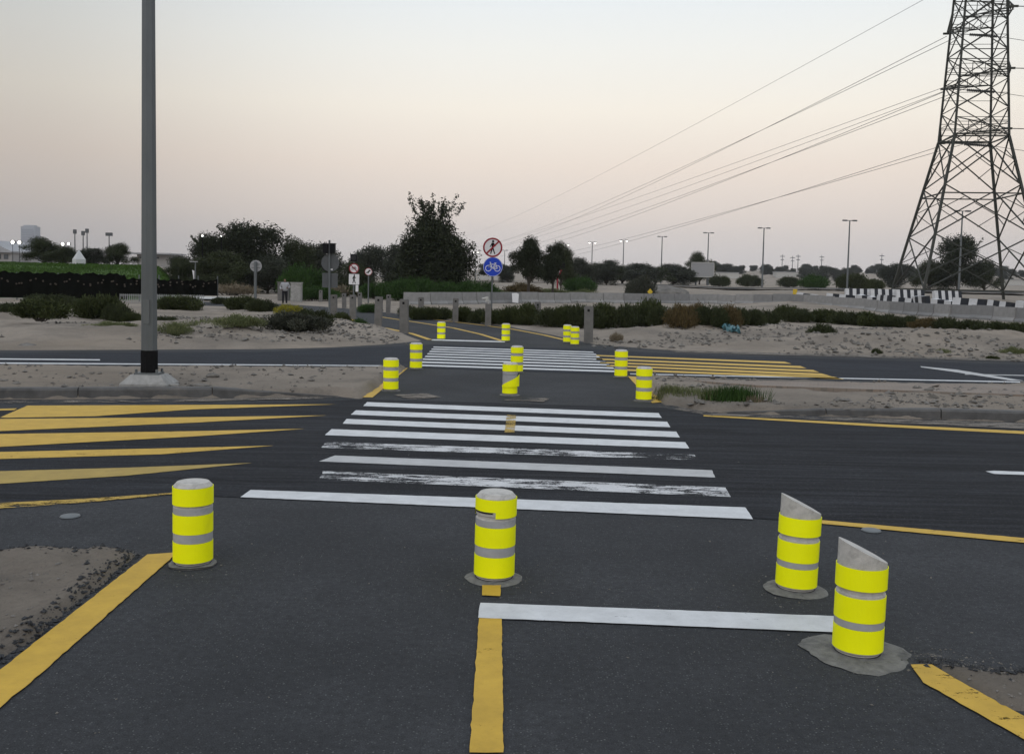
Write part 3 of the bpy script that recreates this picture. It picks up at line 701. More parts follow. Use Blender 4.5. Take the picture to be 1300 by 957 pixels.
# road studs
for px, py, lb in ((89, 656, 'flat pale road stud on the asphalt left of the front bollard'), (1106, 674, 'flat pale road stud beside the yellow line at right')):
    p = P(px, py); m = MB(); m.lathe([(.07,.0045),(.065,.012),(.04,.017),(.01,.018)], 20); o = m.build('road_stud', M['galv'], None, True); o.location = (p.x, p.y, 0); tag(o, lb, 'road stud')
# ------------------------------------------------------------------ signs
def walker(m, cx, cz, s, y0, y1, mi=0):
    m.disc(cx+.02*s, cz+.38*s, .075*s, y0, y1, 14, mi)
    m.stroke(cx+.01*s, cz+.29*s, cx-.01*s, cz-.02*s, .16*s, y0, y1, mi, .12*s)
    m.stroke(cx+.0*s, cz+.0*s, cx+.14*s, cz-.40*s, .09*s, y0, y1, mi, .06*s)
    m.stroke(cx-.02*s, cz+.0*s, cx-.12*s, cz-.40*s, .09*s, y0, y1, mi, .06*s)
    m.stroke(cx-.04*s, cz+.26*s, cx-.17*s, cz+.02*s, .06*s, y0, y1, mi, .045*s)
    m.stroke(cx+.05*s, cz+.26*s, cx+.17*s, cz+.08*s, .06*s, y0, y1, mi, .045*s)
def bicycle(m, cx, cz, s, y0, y1, th=.03, mi=0):
    m.ring(cx-.22*s, cz-.08*s, .125*s, .155*s, y0, y1, 24, mi); m.ring(cx+.22*s, cz-.08*s, .125*s, .155*s, y0, y1, 24, mi)
    for a in [(-.22,-.08,-.12,.12),(-.12,.12,.10,.12),(.10,.12,.0,-.09),(.0,-.09,-.12,.12),(.0,-.09,.22,-.08),(.22,-.08,.12,.17),(-.22,-.08,-.10,.20),(-.10,.20,-.16,.22),(.06,.18,.17,.18)]:
        m.stroke(cx+a[0]*s, cz+a[1]*s, cx+a[2]*s, cz+a[3]*s, th*s, y0, y1, mi)
# main double sign
p = P(623.5, 411); sgD = p.y; ppx = 1264/sgD
t = thing('road_sign', 'red ringed no walking sign above round blue bicycle sign on one pole', 'road sign', (p.x, p.y, 0), R(0))
top = D(625.5, 314.3, sgD); zt = top.z; xt = top.x-p.x; bot = D(625.7, 338.7, sgD); zb_ = bot.z; xb = bot.x-p.x
m = MB(); m.tube((0,.03,0), ((xt+xb)/2,.03,zt+.3), .03, .03, 10); m.build('pole', M['galv'], t)
rs = .375
m = MB(); m.disc(xt, zt, rs, -.012, .0, 48); d = m.build('prohibition_disc', M['sign_white'], t)
m = MB(); m.ring(xt, zt, rs*.83, rs*1.0, -.016, -.0125, 48); c45 = rs*.62; m.build('red_ring', M['sign_red'], d)
m = MB(); m.stroke(xt-c45, zt-c45, xt+c45, zt+c45, .062, -.021, -.0185); m.build('red_bar', M['sign_red'], d)
m = MB(); walker(m, xt, zt, .62, -.0180, -.0155); m.build('walking_figure', M['black'], d)
m = MB(); m.disc(xb, zb_, rs, -.012, .0, 48); d = m.build('blue_disc', M['sign_blue'], t)
m = MB(); m.ring(xb, zb_, rs*.955, rs*.985, -.0145, -.0122, 48); bicycle(m, xb, zb_, .78, -.016, -.0125, .035); m.build('bicycle_symbol', M['sign_white'], d)
# sensor post in front of it
p = P(619.5, 414); t = thing('sensor_post', 'grey post with small white rounded head in front of the bicycle sign pole', 'post', (p.x, p.y, 0))
m = MB(); m.box(-.11, .11, -.07, .07, -.02, .82); m.build('post_body', M['post'], t)
m = MB(); m.tube((0,0,.82), (0,0,.93), .035, .035, 10); m.tube((-.05,0,.90), (-.06,0,1.08), .075, .06, 12); m.tube((-.06,-.02,1.02), (-.24,-.02,1.0), .05, .03, 10); m.build('sensor_head', M['conc_light'], t, True)
# signals seen from behind
p = P(418.3, 404.5); Dd = p.y
t = thing('traffic_signal', 'twin black signal heads and grey sign backs on a thin pole, seen from behind', 'traffic signal', (p.x, p.y, 0))
def rel(px, py, p): q = D(px, py, p.y); return q.x-p.x, q.z
x1, z1 = rel(418.3, 305, p)
m = MB(); m.tube((0,0,0), (x1,0,z1), .045, .04, 10); m.build('pole', M['galv'], t)
for cx in (413.6, 422.6):
    x, z = rel(cx, 315.5, p); m = MB(); m.box(x-.10, x+.10, -.13, .10, z-.19, z+.19); b = m.build('signal_head', M['black'], t)
    m = MB(); m.box(x-.12, x+.12, -.10, .20, z+.191, z+.205); m.build('hood', M['black'], b)
x, z = rel(419, 333.5, p); m = MB(); m.disc(x, z, .36, .05, .065, 40); m.build('disc_back', M['sign_back'], t)
m = MB(); m.box(x+.0, x+.10, .035, .0495, z-.30, z-.24); m.build('sticker', M['sign_white'], t)
x, z = rel(418.5, 356, p); m = MB(); m.box(x-.31, x+.31, .05, .065, z-.29, z+.29); m.build('square_back', M['sign_back'], t)
m = MB(); m.box(x-.31, x+.31, .035, .0495, z+.26, z+.275); m.build('clamp_rail', M['galv'], t)
# signal with no-cycling and pedestrian signs
p = P(451, 387); t = thing('traffic_signal', 'black signal head above a no cycling disc and white walking man sign', 'traffic signal', (p.x, p.y, 0))
x, z = rel(449.3, 327.5, p); m = MB(); m.tube((x,.05,0), (x,.05,z), .05, .045, 10); m.build('pole', M['galv'], t)
m = MB(); m.box(x-.2, x+.2, -.12, .04, z-.22, z+.22); b = m.build('signal_head', M['black'], t)
m = MB(); m.tube((x,-.121,z), (x,-.18,z), .15, .15, 16); m.build('lens_hood', M['black_rubber'], b)
x, z = rel(449.5, 340.8, p); rs = .30; m = MB(); m.disc(x, z, rs, -.012, 0, 40); d = m.build('prohibition_disc', M['sign_white'], t)
m = MB(); m.ring(x, z, rs*.80, rs, -.018, -.0125, 40); m.build('red_ring', M['sign_red'], d)
m = MB(); bicycle(m, x, z, .52, -.0175, -.0125, .05); m.build('bicycle_symbol', M['black'], d)
m = MB(); m.stroke(x-.17, z+.17, x+.17, z-.17, .05, -.024, -.019); m.build('red_bar', M['sign_red'], d)
x, z = rel(449.5, 354.6, p); m = MB(); m.box(x-.31, x+.31, -.012, 0, z-.31, z+.31); d = m.build('square_plate', M['sign_white'], t)
m = MB(); walker(m, x, z, .62, -.018, -.0125); m.build('walking_figure', M['black'], d)
x, z = rel(453, 366, p); m = MB(); m.box(x-.06, x+.09, -.08, .04, z-.2, z+.2); m.build('push_button_box', M['sign_white'], t)
# small round sign
p = P(467.8, 386); t = thing('road_sign', 'small white round sign with dark symbol left of the tall tree', 'road sign', (p.x, p.y, 0))
x, z = rel(467.8, 345, p); m = MB(); m.tube((x,.03,0), (x,.03,z), .04, .04, 8); m.build('pole', M['galv'], t)
m = MB(); m.disc(x, z, .235, -.012, 0, 32); d = m.build('disc', M['sign_white'], t)
m = MB(); m.ring(x, z, .20, .235, -.017, -.0125, 32); m.build('red_ring', M['sign_red'], d)
m = MB(); m.stroke(x-.13, z-.08, x+.13, z+.07, .06, -.017, -.0125); m.stroke(x-.02, z-.10, x+.05, z+.12, .05, -.0175, -.0125); m.build('symbol', M['black'], d)
# round sign back on a thick pole, left
p = P(324.6, 380); t = thing('road_sign', 'light grey round sign back on a thick pole before the dark grove', 'road sign', (p.x, p.y, 0))
x, z = rel(324.6, 337.8, p); m = MB(); m.tube((x,-.06,0), (x,-.06,z+.3), .10, .09, 12); m.build('pole', M['galv'], t)
m = MB(); m.disc(x, z, .40, .05, .065, 36); d = m.build('disc_back', M['sign_grey'], t)
m = MB(); m.box(x-.3, x+.3, .03, .0495, z+.1, z+.14); m.box(x-.3, x+.3, .03, .0495, z-.14, z-.1); m.build('clamp_rail', M['galv'], d)
# slim post with flat head
p = P(248, 384); t = thing('post_lamp', 'slim grey post with flat lamp head and small banner by the dark fence', 'lamp', (p.x, p.y, 0))
x, z = rel(248, 333, p); m = MB(); m.tube((x,0,-.1), (x,0,z), .045, .035, 8); m.build('pole', M['galv'], t)
m = MB(); m.box(x-.30, x+.12, -.08, .08, z, z+.06); m.build('lamp_head', M['sign_grey'], t)
m = MB(); m.plate([(x-.06, z-.5), (x-.18, z-.45), (x-.06, z-1.25)], -.01, .01); m.build('banner', M['sign_white'], t)
# cabinets
for (xa, xb_, ya, yb, lb, mt) in ((369.8,382.8,358.8,384,'light grey utility cabinet right of the walking person','conc_light'), (354.5,368,358.5,384,'grey utility cabinet directly behind the walking person','concrete')):
    p = P((xa+xb_)/2, yb-.3); hw = (xb_-xa)/2*p.y/F; hh = (yb-ya)*p.y/F
    if mt == 'concrete': p.y += 1.6; p.x *= 1.03
    t = thing('utility_cabinet', lb, 'cabinet', (p.x, p.y, 0))
    m = MB(); mt = 'post' if mt == 'concrete' else 'concrete'; m.box(-hw, hw, -.25, .25, -.03, hh-.05); m.box(-hw-.03, hw+.03, -.28, .28, hh-.048, hh); b = m.build('cabinet_body', M[mt], t)
    m = MB(); m.box(-hw+.04, -.01, -.262, -.251, .1, hh-.1); m.build('door', M[mt], t)
    m = MB(); m.box(.01, hw-.04, -.262, -.251, .1, hh-.1); m.build('door', M[mt], t)
# priority sign with signal beyond the wall
p = D(707.3, 376, 100); g = gz(p.x, p.y); t = thing('traffic_signal', 'dark signal head above a red triangular sign beyond the concrete wall', 'traffic signal', (p.x, p.y, g))
z = D(707.3, 339, 100).z-g; m = MB(); m.tube((0,0,0), (0,0,z), .08, .08, 8); m.build('pole', M['sign_red'], t)
m = MB(); m.box(-.55,.15,-.2,.2,z-.45,z+.45); m.build('signal_head', M['black'], t); m = MB(); m.box(.2,.7,-.2,.2,z-.1,z+.4); m.build('signal_head', M['black'], t)
z2 = D(707.3, 348, 100).z-g; m = MB(); m.plate([(-.45,z2+.4),(.0,z2-.45),(.45,z2+.4)], -.15,-.13); b = m.build('triangle_plate', M['sign_red'], t)
m = MB(); m.plate([(-.25,z2+.3),(.0,z2-.2),(.25,z2+.3)], -.165,-.152); m.build('triangle_face', M['sign_white'], b)
# ------------------------------------------------------------------ concrete wall of blocks
wl = [(513,60),(545,61),(640,69),(750,76),(820,78),(900,83),(1000,77),(1100,68),(1200,58),(1300,51.5),(1420,45)]
wp = [Vector((xat(a, d), d, 0)) for a, d in wl]
cum = [0]
for i in range(1, len(wp)): cum.append(cum[-1]+(wp[i]-wp[i-1]).length)
def wat(s):
    for i in range(1, len(wp)):
        if s <= cum[i] or i == len(wp)-1:
            t_ = (s-cum[i-1])/(cum[i]-cum[i-1]); return wp[i-1].lerp(wp[i], t_), (wp[i]-wp[i-1])
def block_mesh(Ln, h):
    m = MB(); prof = [(-.20,-.15),(-.20,.12),(-.10,.26),(-.07,h),(.07,h),(.10,.26),(.20,.12),(.20,-.15)]
    n = len(prof); m.add([(-Ln/2, y, z) for y, z in prof]+[(Ln/2, y, z) for y, z in prof], [tuple(range(n)), tuple(range(2*n-1, n-1, -1))]+[(i, n+i, n+(i+1)%n, (i+1)%n) for i in range(n)])
    return m
BL = 1.80; k = 0; s = 0; bms = [block_mesh(BL-.04, .80).build('concrete_barrier', M['barrier']), block_mesh(BL-.04, .80).build('concrete_barrier', M['barrier2'])]
used = [False, False]
while s+BL < cum[-1]:
    a, d = wat(s+BL/2); k += 1; v_ = 1 if random.random() < .35 else 0
    if not used[v_]: o = bms[v_]; used[v_] = True
    else: o = bms[v_].copy(); col.objects.link(o)
    o.location = (a.x, a.y, gz(a.x, a.y)*.5+random.uniform(-.02,.02)); o.rotation_euler = (0,0,math.atan2(d.y, d.x)+R(random.uniform(-1.5,1.5)))
    tag(o, '%s grey concrete barrier block from the left end of the long wall' % ordw(k), 'barrier', 'concrete blocks of the long wall'); s += BL
# white sheet hung on wall
p = D(654, 378, 69.3); t = MB(); t.plate([(-.22,-.45),(.20,-.50),(.26,.12),(.1,.2),(-.24,.18)], -.03, 0); o = t.build('white_sack', M['sign_white']); o.location = (p.x, p.y-.3, .58); o.rotation_euler = (R(-6),0,R(20)); tag(o, 'crumpled white sack hanging on the long concrete wall right of the sign', 'sack')
# ------------------------------------------------------------------ striped blocks round the pylon
def striped(Ln, h, ns, d=.3):
    m = MB()
    for i in range(ns):
        x0 = -Ln/2+Ln*i/ns; x1 = -Ln/2+Ln*(i+1)/ns; m.box(x0, x1, -d/2, d/2, -.6, h, i % 2)
    return m
SM = [M['bw_white'], M['bw_black']]
proto = striped(2.5, .44, 4, .35).build('striped_barrier', SM)
k = 0; first = True
row = [(x, None) for x in range(0, 13)]
fp = [D(a, 370, d) for a, d in ((1012, 82), (1100, 76), (1200, 65), (1330, 56))]; seg = []
fp = [Vector((v.x, v.y, 0)) for v in fp]; fc = [0]
for i in range(1, 4): fc.append(fc[-1]+(fp[i]-fp[i-1]).length)
s = 1.5
while s < fc[-1]:
    for i in range(1, 4):
        if s <= fc[i]: a = fp[i-1].lerp(fp[i], (s-fc[i-1])/(fc[i]-fc[i-1])); d = fp[i]-fp[i-1]; break
    k += 1; o = proto if first else proto.copy()
    if not first: col.objects.link(o)
    first = False
    o.location = (a.x, a.y+random.uniform(-.5,.5), .58+.12*max(0, 1-s/14)+random.uniform(-.12,.14)); o.rotation_euler = (R(random.uniform(-9,9)), R(random.uniform(-5,5)), math.atan2(d.y, d.x)+R(random.uniform(-16,16)))
    tag(o, '%s black and white striped block from the left in the row behind the wall' % ordw(k), 'barrier', 'striped blocks behind the long wall'); s += random.uniform(2.4, 3.1)
# rear row of narrow-striped jersey barriers
pr2 = striped(2.6, .8, 8, .4); pr2 = pr2.build('striped_barrier', SM); first = True
for i, (px, dd) in enumerate(((1092, 92), (1124, 91), (1156, 90), (1204, 88))):
    o = pr2 if first else pr2.copy()
    if not first: col.objects.link(o)
    first = False; x = xat(px, dd); o.location = (x, dd, gz(x, dd)+.05); o.rotation_euler = (R(-14),0,R(-6+5*i))
    tag(o, 'tilted narrow striped barrier, %s from the left at the pylon foot' % ordw(i+1), 'barrier', 'narrow striped barriers at the pylon foot')
# ------------------------------------------------------------------ pylon
PD = 95.0; pc = Vector((xat(1226, PD), PD, 0)); pz = gz(pc.x, pc.y); th = R(-6.4)
pyl = thing('pylon', 'tall steel lattice power pylon rising beyond the wall at right', 'pylon', (pc.x, pc.y, pz), 0)
fv = Vector((math.cos(th), math.sin(th), 0)); sv = Vector((math.sin(th), -math.cos(th), 0))
def width(z):
    if z < 15.1: return 11.0+(4.8-11.0)*z/15.1
    return 4.8+(3.5-4.8)*(z-15.1)/14
def corner(i, z): a = width(z)/2; sx, sy = ((-1,1),(-1,-1),(1,-1),(1,1))[i]; return fv*(a*sx)+sv*(-a*sy)+Vector((0,0,z))
# corners: 0 = far left, 1 = near left, 2 = near right, 3 = far right   (sv points to the viewer)
def bar(m, a, b, w_): 
    a = Vector(a); b = Vector(b); m.tube(a, b, w_*.88, w_*.88, 4)
for i in range(4):
    m = MB(); bar(m, corner(i, -.6), corner(i, 15.1), .17); bar(m, corner(i, 15.1), corner(i, 36), .13); m.build('corner_leg', M['steel'], pyl)
for i in range(4):
    j = (i+1) % 4; m = MB()
    lv = [0.9, 6.0, 10.6, 15.1]
    for a, b in zip(lv[:-1], lv[1:]):
        bar(m, corner(i,a), corner(j,b), .085); bar(m, corner(j,a), corner(i,b), .085)
        mid = (corner(i,a)+corner(j,b)+corner(j,a)+corner(i,b))/4
        for c_ in (i, j):
            e_ = corner(c_, (a+b)/2); bar(m, e_, (corner(c_,a)*.5+mid*.5), .05); bar(m, e_, (corner(c_,b)*.5+mid*.5), .05)
    bar(m, corner(i,.9), corner(j,.9), .10); bar(m, corner(i,9.8), corner(j,9.8), .09); bar(m, corner(i,15.1), corner(j,15.1), .09)
    z = 15.1; st = 2.65
    while z < 35:
        z2 = min(z+st, 36); bar(m, corner(i,z), corner(j,z2), .065); bar(m, corner(j,z), corner(i,z2), .065)
        if int((z-15.1)/st) % 2 == 0: bar(m, corner(i,z), corner(j,z), .06)
        mz = (z+z2)/2; bar(m, corner(i,mz), corner(j,mz), .035)
        z = z2
    m.build('lattice_side', M['steel'], pyl)
levels = [15.6, 20.9, 26.3, 31.6]; tips = []
av = Vector((math.sin(R(9)), -math.cos(R(9)), 0)); hv = Vector((.995, .02, 0))
for li, lz in enumerate(levels):
    for sgn in (1, -1):
        cs = (1, 2) if sgn == 1 else (0, 3)
        tip = av*(sgn*5.1)+Vector((0,0,lz-.2)); m = MB()
        for c_ in cs:
            for zz in (lz-.35, lz+1.25):
                b0 = corner(c_, zz); bar(m, b0, tip, .07)
            for f_ in (.25, .5, .75):
                bar(m, corner(c_, lz-.35).lerp(tip, f_), corner(c_, lz+1.25).lerp(tip, f_), .04); bar(m, corner(c_, lz-.35).lerp(tip, f_), corner(c_, lz+1.25).lerp(tip, f_-.25), .04)
        for f_ in (0, .3, .6):
            bar(m, corner(cs[0], lz-.35).lerp(tip, f_), corner(cs[1], lz-.35).lerp(tip, f_), .045); bar(m, corner(cs[0], lz-.35).lerp(tip, f_), corner(cs[1], lz-.35).lerp(tip, min(1, f_+.3)), .04)
            bar(m, corner(cs[0], lz+1.25).lerp(tip, f_), corner(cs[1], lz+1.25).lerp(tip, f_), .04)
        bar(m, tip-fv*.35, tip+fv*.35, .14)
        arm = m.build('cross_arm', M['steel'], pyl); tips.append((li, sgn, tip))
        # right-hand insulator string
        for dr, off in ((fv, 1), ):
            m = MB(); a = tip+hv*(1.3 if sgn == 1 else 1.7); b = tip+hv*(4.6 if sgn == 1 else 5.2)+Vector((0,0,-.15)); m.tube(tip, a, .04, .04, 5)
            m.tube(a, b, .035, .035, 5); nd = 15
            for q in range(nd):
                c_ = a.lerp(b, .18+.8*q/nd); m.tube(c_, c_+(b-a).normalized()*.09, .16, .10, 8)
            m.build('insulator_string', M['insul'], arm)
m = MB(); pk = Vector((0,0,41))
for i in range(4): bar(m, corner(i,36), pk, .08)
m.build('peak', M['steel'], pyl)
base = Vector((pc.x, pc.y, pz)); Qc = Vector((-58, 830, pz))
far = copy_tree(pyl); far.location = Qc; far['label'] = 'tiny distant lattice pylon where the power lines run out, behind the tall tree'
def wire(a, b, sag, r, label, n=60, grp='power lines strung from the pylon'):
    m = MB(); pts = []
    for i in range(n+1):
        t_ = (i/n)**1.4; q = a.lerp(b, t_); q.z -= 4*sag*t_*(1-t_); pts.append(q)
    m.path(pts, [r]*(n+1), 4); o = m.build('power_line', M['wire']); tag(o, label, 'power line', grp); return o
nm = ['lowest', 'middle', 'upper', 'topmost']
for (li, sgn, tip) in tips:
    if li == 3 and sgn == -1: continue
    sag = {0: 9.5, 1: 9.5, 2: 10, 3: 7}[li]+(-2.0 if sgn == 1 else 0)
    ld = (Vector((-97, 705, 0))).normalized(); st_ = base+tip-Vector((0,0,.25))
    wire(st_, Qc+tip, sag, .028 if li < 3 else .022, ('%s power line to the left from the %s side of the pylon' % (nm[li], 'near' if sgn == 1 else 'far')))
    rt = base+tip+hv*(4.6 if sgn == 1 else 5.2)-Vector((0,0,.15))
    wire(rt, rt+hv*160+Vector((0,0,0)), 5, .028, ('%s power line leaving right from the %s side of the pylon' % (nm[li], 'near' if sgn == 1 else 'far')), 20, 'power lines leaving the pylon to the right')
for q, (tz, s_) in enumerate(((20.9, 3.5), (20.5, 5.5))):
    a = base+av*(-5.1)+Vector((0,0,tz)); wire(a, Qc+sv*5+Vector((0,0,21)), s_, .025, 'extra middle power line, %s of the shallow pair left of the pylon' % ('higher' if q == 0 else 'lower'))
# ------------------------------------------------------------------ street lamps across the desert road
def street_lamp(px, ytop, ybase, label, lit=False, H=11.0):
    dd = F*H/(ybase-ytop); x = xat(px, dd); g = gz(x, dd); zt = D(px, ytop, dd).z
    t = thing('street_lamp', label, 'street lamp', (x, dd, g), 0, 'street lamps along the desert road'); h = zt-g
    m = MB(); m.tube((0,0,-.5), (0,0,h), .17, .10, 8); m.build('pole', M['galv'], t)
    m = MB(); m.box(-.7, .7, -.05, .05, h, h+.1); m.build('arm', M['galv'], t)
    for s_ in (-1, 1):
        m = MB(); m.box(s_*.8-.34, s_*.8+.34, -.2, .2, h-.05, h+.16); hd = m.build('lamp_head', M['sign_back'], t)
        if lit:
            m = MB(); m.lathe([(.05,h-.27),(.18,h-.23),(.22,h-.14),(.18,h-.055)], 12, c=(s_*.8,0)); m.build('glowing_lens', M['lamp_on'], hd)
SLs = [(603.5,320,356,'lit street lamp just left of the bicycle sign',1), (640,318,356,'faint street lamp right behind the bicycle sign',0), (717,310.5,356,'lit street lamp behind the triangular sign signal',1),
       (750.7,307.7,357,'lit double street lamp over the middle trees',1), (790.4,305.4,357.5,'lit double street lamp above the round grey bush',1), (839,300.8,359.5,'unlit street lamp left of the blank billboard',0),
       (897.5,296,360,'unlit street lamp standing beside the blank billboard',0), (967.5,290,365,'unlit street lamp midway between billboard and pylon',0), (1075.5,280.5,367,'unlit street lamp just left of the pylon',0), (1217.5,268.5,366,'unlit street lamp seen through the pylon legs',0)]
for px, a, b, lb, lit in SLs: street_lamp(px, a, b, lb, bool(lit))
# distant pylons and masts on the horizon
for i, (px, a, b) in enumerate(((992,323,338),(1005,325,338),(1012,323,338),(1042,324,338),(1118,322,340),(690,330,345))):
    dd = 1500; x = xat(px, dd); zt = D(px, a, dd).z; zb2 = D(px, b+6, dd).z; t = thing('distant_mast', 'tiny distant mast on the hazy horizon, %s from the left' % ordw(i+1), 'mast', (x, dd, zb2), 0, 'distant masts on the horizon')
    h = zt-zb2; m = MB(); m.tube((0,0,-5), (0,0,h), .7, .4, 5); m.build('mast', M['sign_back'], t); m = MB(); m.box(-3.5,3.5,-.4,.4,h*.86,h*.9); m.box(-2.6,2.6,-.4,.4,h*.66,h*.7); m.build('cross_arm', M['sign_back'], t)
# ------------------------------------------------------------------ foliage generators
def leaves(C, size, asp, droop, n_jit=.35, updir=None):
    n = len(C); d = rng.normal(0, 1, (n,3)); d[:,2] += droop*2.; d /= np.linalg.norm(d, axis=1)[:,None]
    if updir is not None: d = d*.6+updir; d /= np.linalg.norm(d, axis=1)[:,None]
    s = rng.normal(0, 1, (n,3)); s -= (s*d).sum(1)[:,None]*d; s /= np.linalg.norm(s, axis=1)[:,None]
    ln = size*rng.uniform(.6, 1.4, n)[:,None]; w_ = ln*asp
    return np.stack([C-s*w_*.5, C+d*ln*.5-s*w_*.6, C+d*ln, C+d*ln*.5+s*w_*.6], 1).reshape(-1, 3)
def crown_points(clumps, n):
    r = np.array([c[3]*c[4]*c[5] for c in clumps])**.7; pr = r/r.sum(); k = rng.choice(len(clumps), n, p=pr); C = np.array(clumps)[k]
    u = rng.normal(0, 1, (n,3)); u /= np.linalg.norm(u, axis=1)[:,None]; rad = rng.random(n)**.45*(1+.12*rng.normal(0,1,n))
    return C[:,:3]+u*rad[:,None]*C[:,3:6], u
def make_tree(name, label, cat, H, W, kind='bushy', n=14000, leaf=.16, mat='leaf_dark', trunk=.25, base_frac=.25, parent_loc=(0,0,0), seed=1, K=26, group=None, shape=None):
    global rng; rng = np.random.default_rng(seed); random.seed(seed)
    t = thing(name, label, cat, parent_loc, 0, group); cl_ = []
    if shape:
        for (cx_, cz_, cr_2) in shape:
            for q_ in range(3): cl_.append((cx_+rng.normal(0,.25), rng.uniform(-1,1)*W*.22, cz_+rng.normal(0,.3), cr_2, cr_2, cr_2*1.15))
    for i in range(0 if shape else K):
        a = rng.uniform(0, 6.28); zf = rng.uniform(0, 1)**.8; prof = math.sin(math.pi*min(1, .22+.72*zf))**.7
        rr = W/2*prof*rng.uniform(.25, .82); s_ = W*rng.uniform(.10, .20)
        cl_.append((rr*math.cos(a), rr*math.sin(a), H*(base_frac+(1-base_frac)*(.10+.80*zf)), s_, s_, s_*rng.uniform(.7, 1.1)))
    if not shape: cl_.append((0,0,H*(base_frac+(1-base_frac)*.45), W*.27, W*.27, H*(1-base_frac)*.34))
    Cp, u = crown_points(cl_, n); dr = -.4 if kind == 'weeping' else .1
    if kind == 'weeping':
        Cp[:,2] -= rng.random(n)**2*H*.16; Cp[:,2] = np.maximum(Cp[:,2], H*.06)
        # wispy shoots at the top
        ex = []
        for i in range(40):
            a = rng.uniform(0, 6.28); b0 = np.array([W*.36*math.cos(a)*rng.random(), W*.36*math.sin(a)*rng.random(), H*rng.uniform(.80,.93)]); dv = np.array([math.cos(a)*.6, math.sin(a)*.6, 1.])*H*rng.uniform(.04,.11)
            q = rng.random(40)[:,None]; ex.append(b0-dv*.5+dv*1.5*q+rng.normal(0, .045, (40,3)))
        Cp = np.concatenate([Cp]+ex)
    Cp[:,2] = np.maximum(Cp[:,2], .1)
    me = quads_mesh('crown', leaves(Cp, leaf, .38, dr)); cr_ = link_mesh('crown', me, M[mat], t)
    m = MB(); fk = H*base_frac*.9; m.path([(0,0,-.3),(.03*H*.1,0,fk*.5),(0,0,fk)], [trunk, trunk*.8, trunk*.7], 8)
    for c_ in (cl_[::2] if shape else cl_[:14]):
        mid = (c_[0]*.4, c_[1]*.4, fk+(c_[2]-fk)*.55); m.path([(0,0,fk*.9), mid, c_[:3]], [trunk*.5, trunk*.3, trunk*.1], 6)
    m.build('trunk', M['bark'], t)
    return t
def make_bush(name, label, cat, H, W, n, leaf, mat, seed, asp=.25, group=None, K=14, up=.8, stems=True):
    global rng; rng = np.random.default_rng(seed)
    t = thing(name, label, cat, (0,0,0), 0, group); cl_ = []
    for i in range(K):
        a = rng.uniform(0, 6.28); r = rng.random()**.6*W*.36; s_ = W*rng.uniform(.12,.22); hz = H*(1-(r/(W*.5))**2*.6)
        cl_.append((r*math.cos(a), r*math.sin(a), hz*.45, s_, s_, hz*rng.uniform(.38,.55)))
    Cp, u = crown_points(cl_, n); Cp[:,2] = np.abs(Cp[:,2]); ud = np.stack([u[:,0]*.5, u[:,1]*.5, np.full(n, up)], -1)
    me = quads_mesh('foliage', leaves(Cp, leaf, asp, .2, updir=ud)); link_mesh('foliage', me, M[mat], t)
    if stems:
        m = MB()
        for c_ in cl_[:10]: m.tube((c_[0]*.2, c_[1]*.2, -.1), (c_[0], c_[1], c_[2]*1.3), .03, .008, 5)
        m.build('stems', M['bark'], t)
    return t
def put(o, px, dd, sx, sz, rz=None, label=None, group=None, dz=0, used=set(), name=None, sy=None, z=None):
    if o.name in used: c = copy_tree(o)
    else: c = o
    used.add(o.name)
    x = xat(px, dd); c.location = (x, dd, (gz(x, dd) if z is None else z)+dz); c.scale = (sx, sy or sx, sz); c.rotation_euler = (0,0, rz if rz is not None else random.uniform(0,6.28))
    if label: c['label'] = label
    if group: c['group'] = group
    elif 'group' in c: del c['group']
    return c
# --- trees.  prototypes have H=1*..., real metres; scale is set per tree from picture size
def fit(o, H0, W0, px, ytop, ybase, wpx, dd, label, group=None, rz=None):
    x = xat(px, dd); g = gz(x, dd); zt = D(px, ytop, dd).z; h = zt-g; wm = wpx*dd/F
    return put(o, px, dd, wm/W0, h/H0, rz, label, group)
tall = make_tree('weeping_tree', 'tall dark weeping tree', 'tree', 8, 6.2, 'weeping', 42000, .19, 'leaf_dark', .22, .12, seed=12, K=34, shape=[(0,5.6,1.0),(-.9,4.9,1.0),(1.0,4.6,1.0),(-1.8,2.2,1.0),(-1.9,3.4,.95),(-1.6,4.6,.8),(-.7,5.5,.85),(.2,6.1,.8),(.9,5.4,.8),(-.4,4.2,1.3),(.6,3.2,1.4),(1.7,4.2,.95),(2.2,3.2,.85),(2.5,4.6,.35),(-.8,2.4,1.2),(1.5,2.2,1.1),(-1.1,6.2,.3),(-.6,6.9,.28),(.9,6.7,.3)])
fit(tall, 8, 6.2, 548, 249, 0, 108, 76, 'tallest dark drooping tree in the centre behind the first wall blocks', rz=0.)
tA = make_tree('desert_tree', 'x', 'tree', 7, 7, 'weeping', 26000, .19, 'leaf_dark', .22, .10, seed=22, K=26)
tB = make_tree('desert_tree', 'x', 'tree', 6, 7, 'bushy', 24000, .19, 'leaf_olive', .22, .12, seed=23, K=26)
tC = make_tree('desert_tree', 'x', 'tree', 6, 5, 'bushy', 22000, .17, 'leaf_dark', .22, .30, seed=31, K=22)
tD = make_tree('desert_tree', 'x', 'tree', 6, 8, 'bushy', 18000, .26, 'leaf_far', .22, .06, seed=36, K=26)
TG = 'dark desert trees behind the verge'
fit(tA, 7, 7, 318, 283, 0, 132, 92, 'broad dark tree, highest of the left grove behind the round sign back', TG)
fit(tA, 7, 7, 268, 297, 0, 80, 90, 'dark tree at the left side of the left grove', TG, 2.)
fit(tB, 6, 7, 372, 306, 0, 70, 98, 'dark tree sloping down at the right of the left grove', TG)
fit(tD, 6, 8, 408, 309, 0, 76, 110, 'grey green tree behind the twin signal heads', TG)
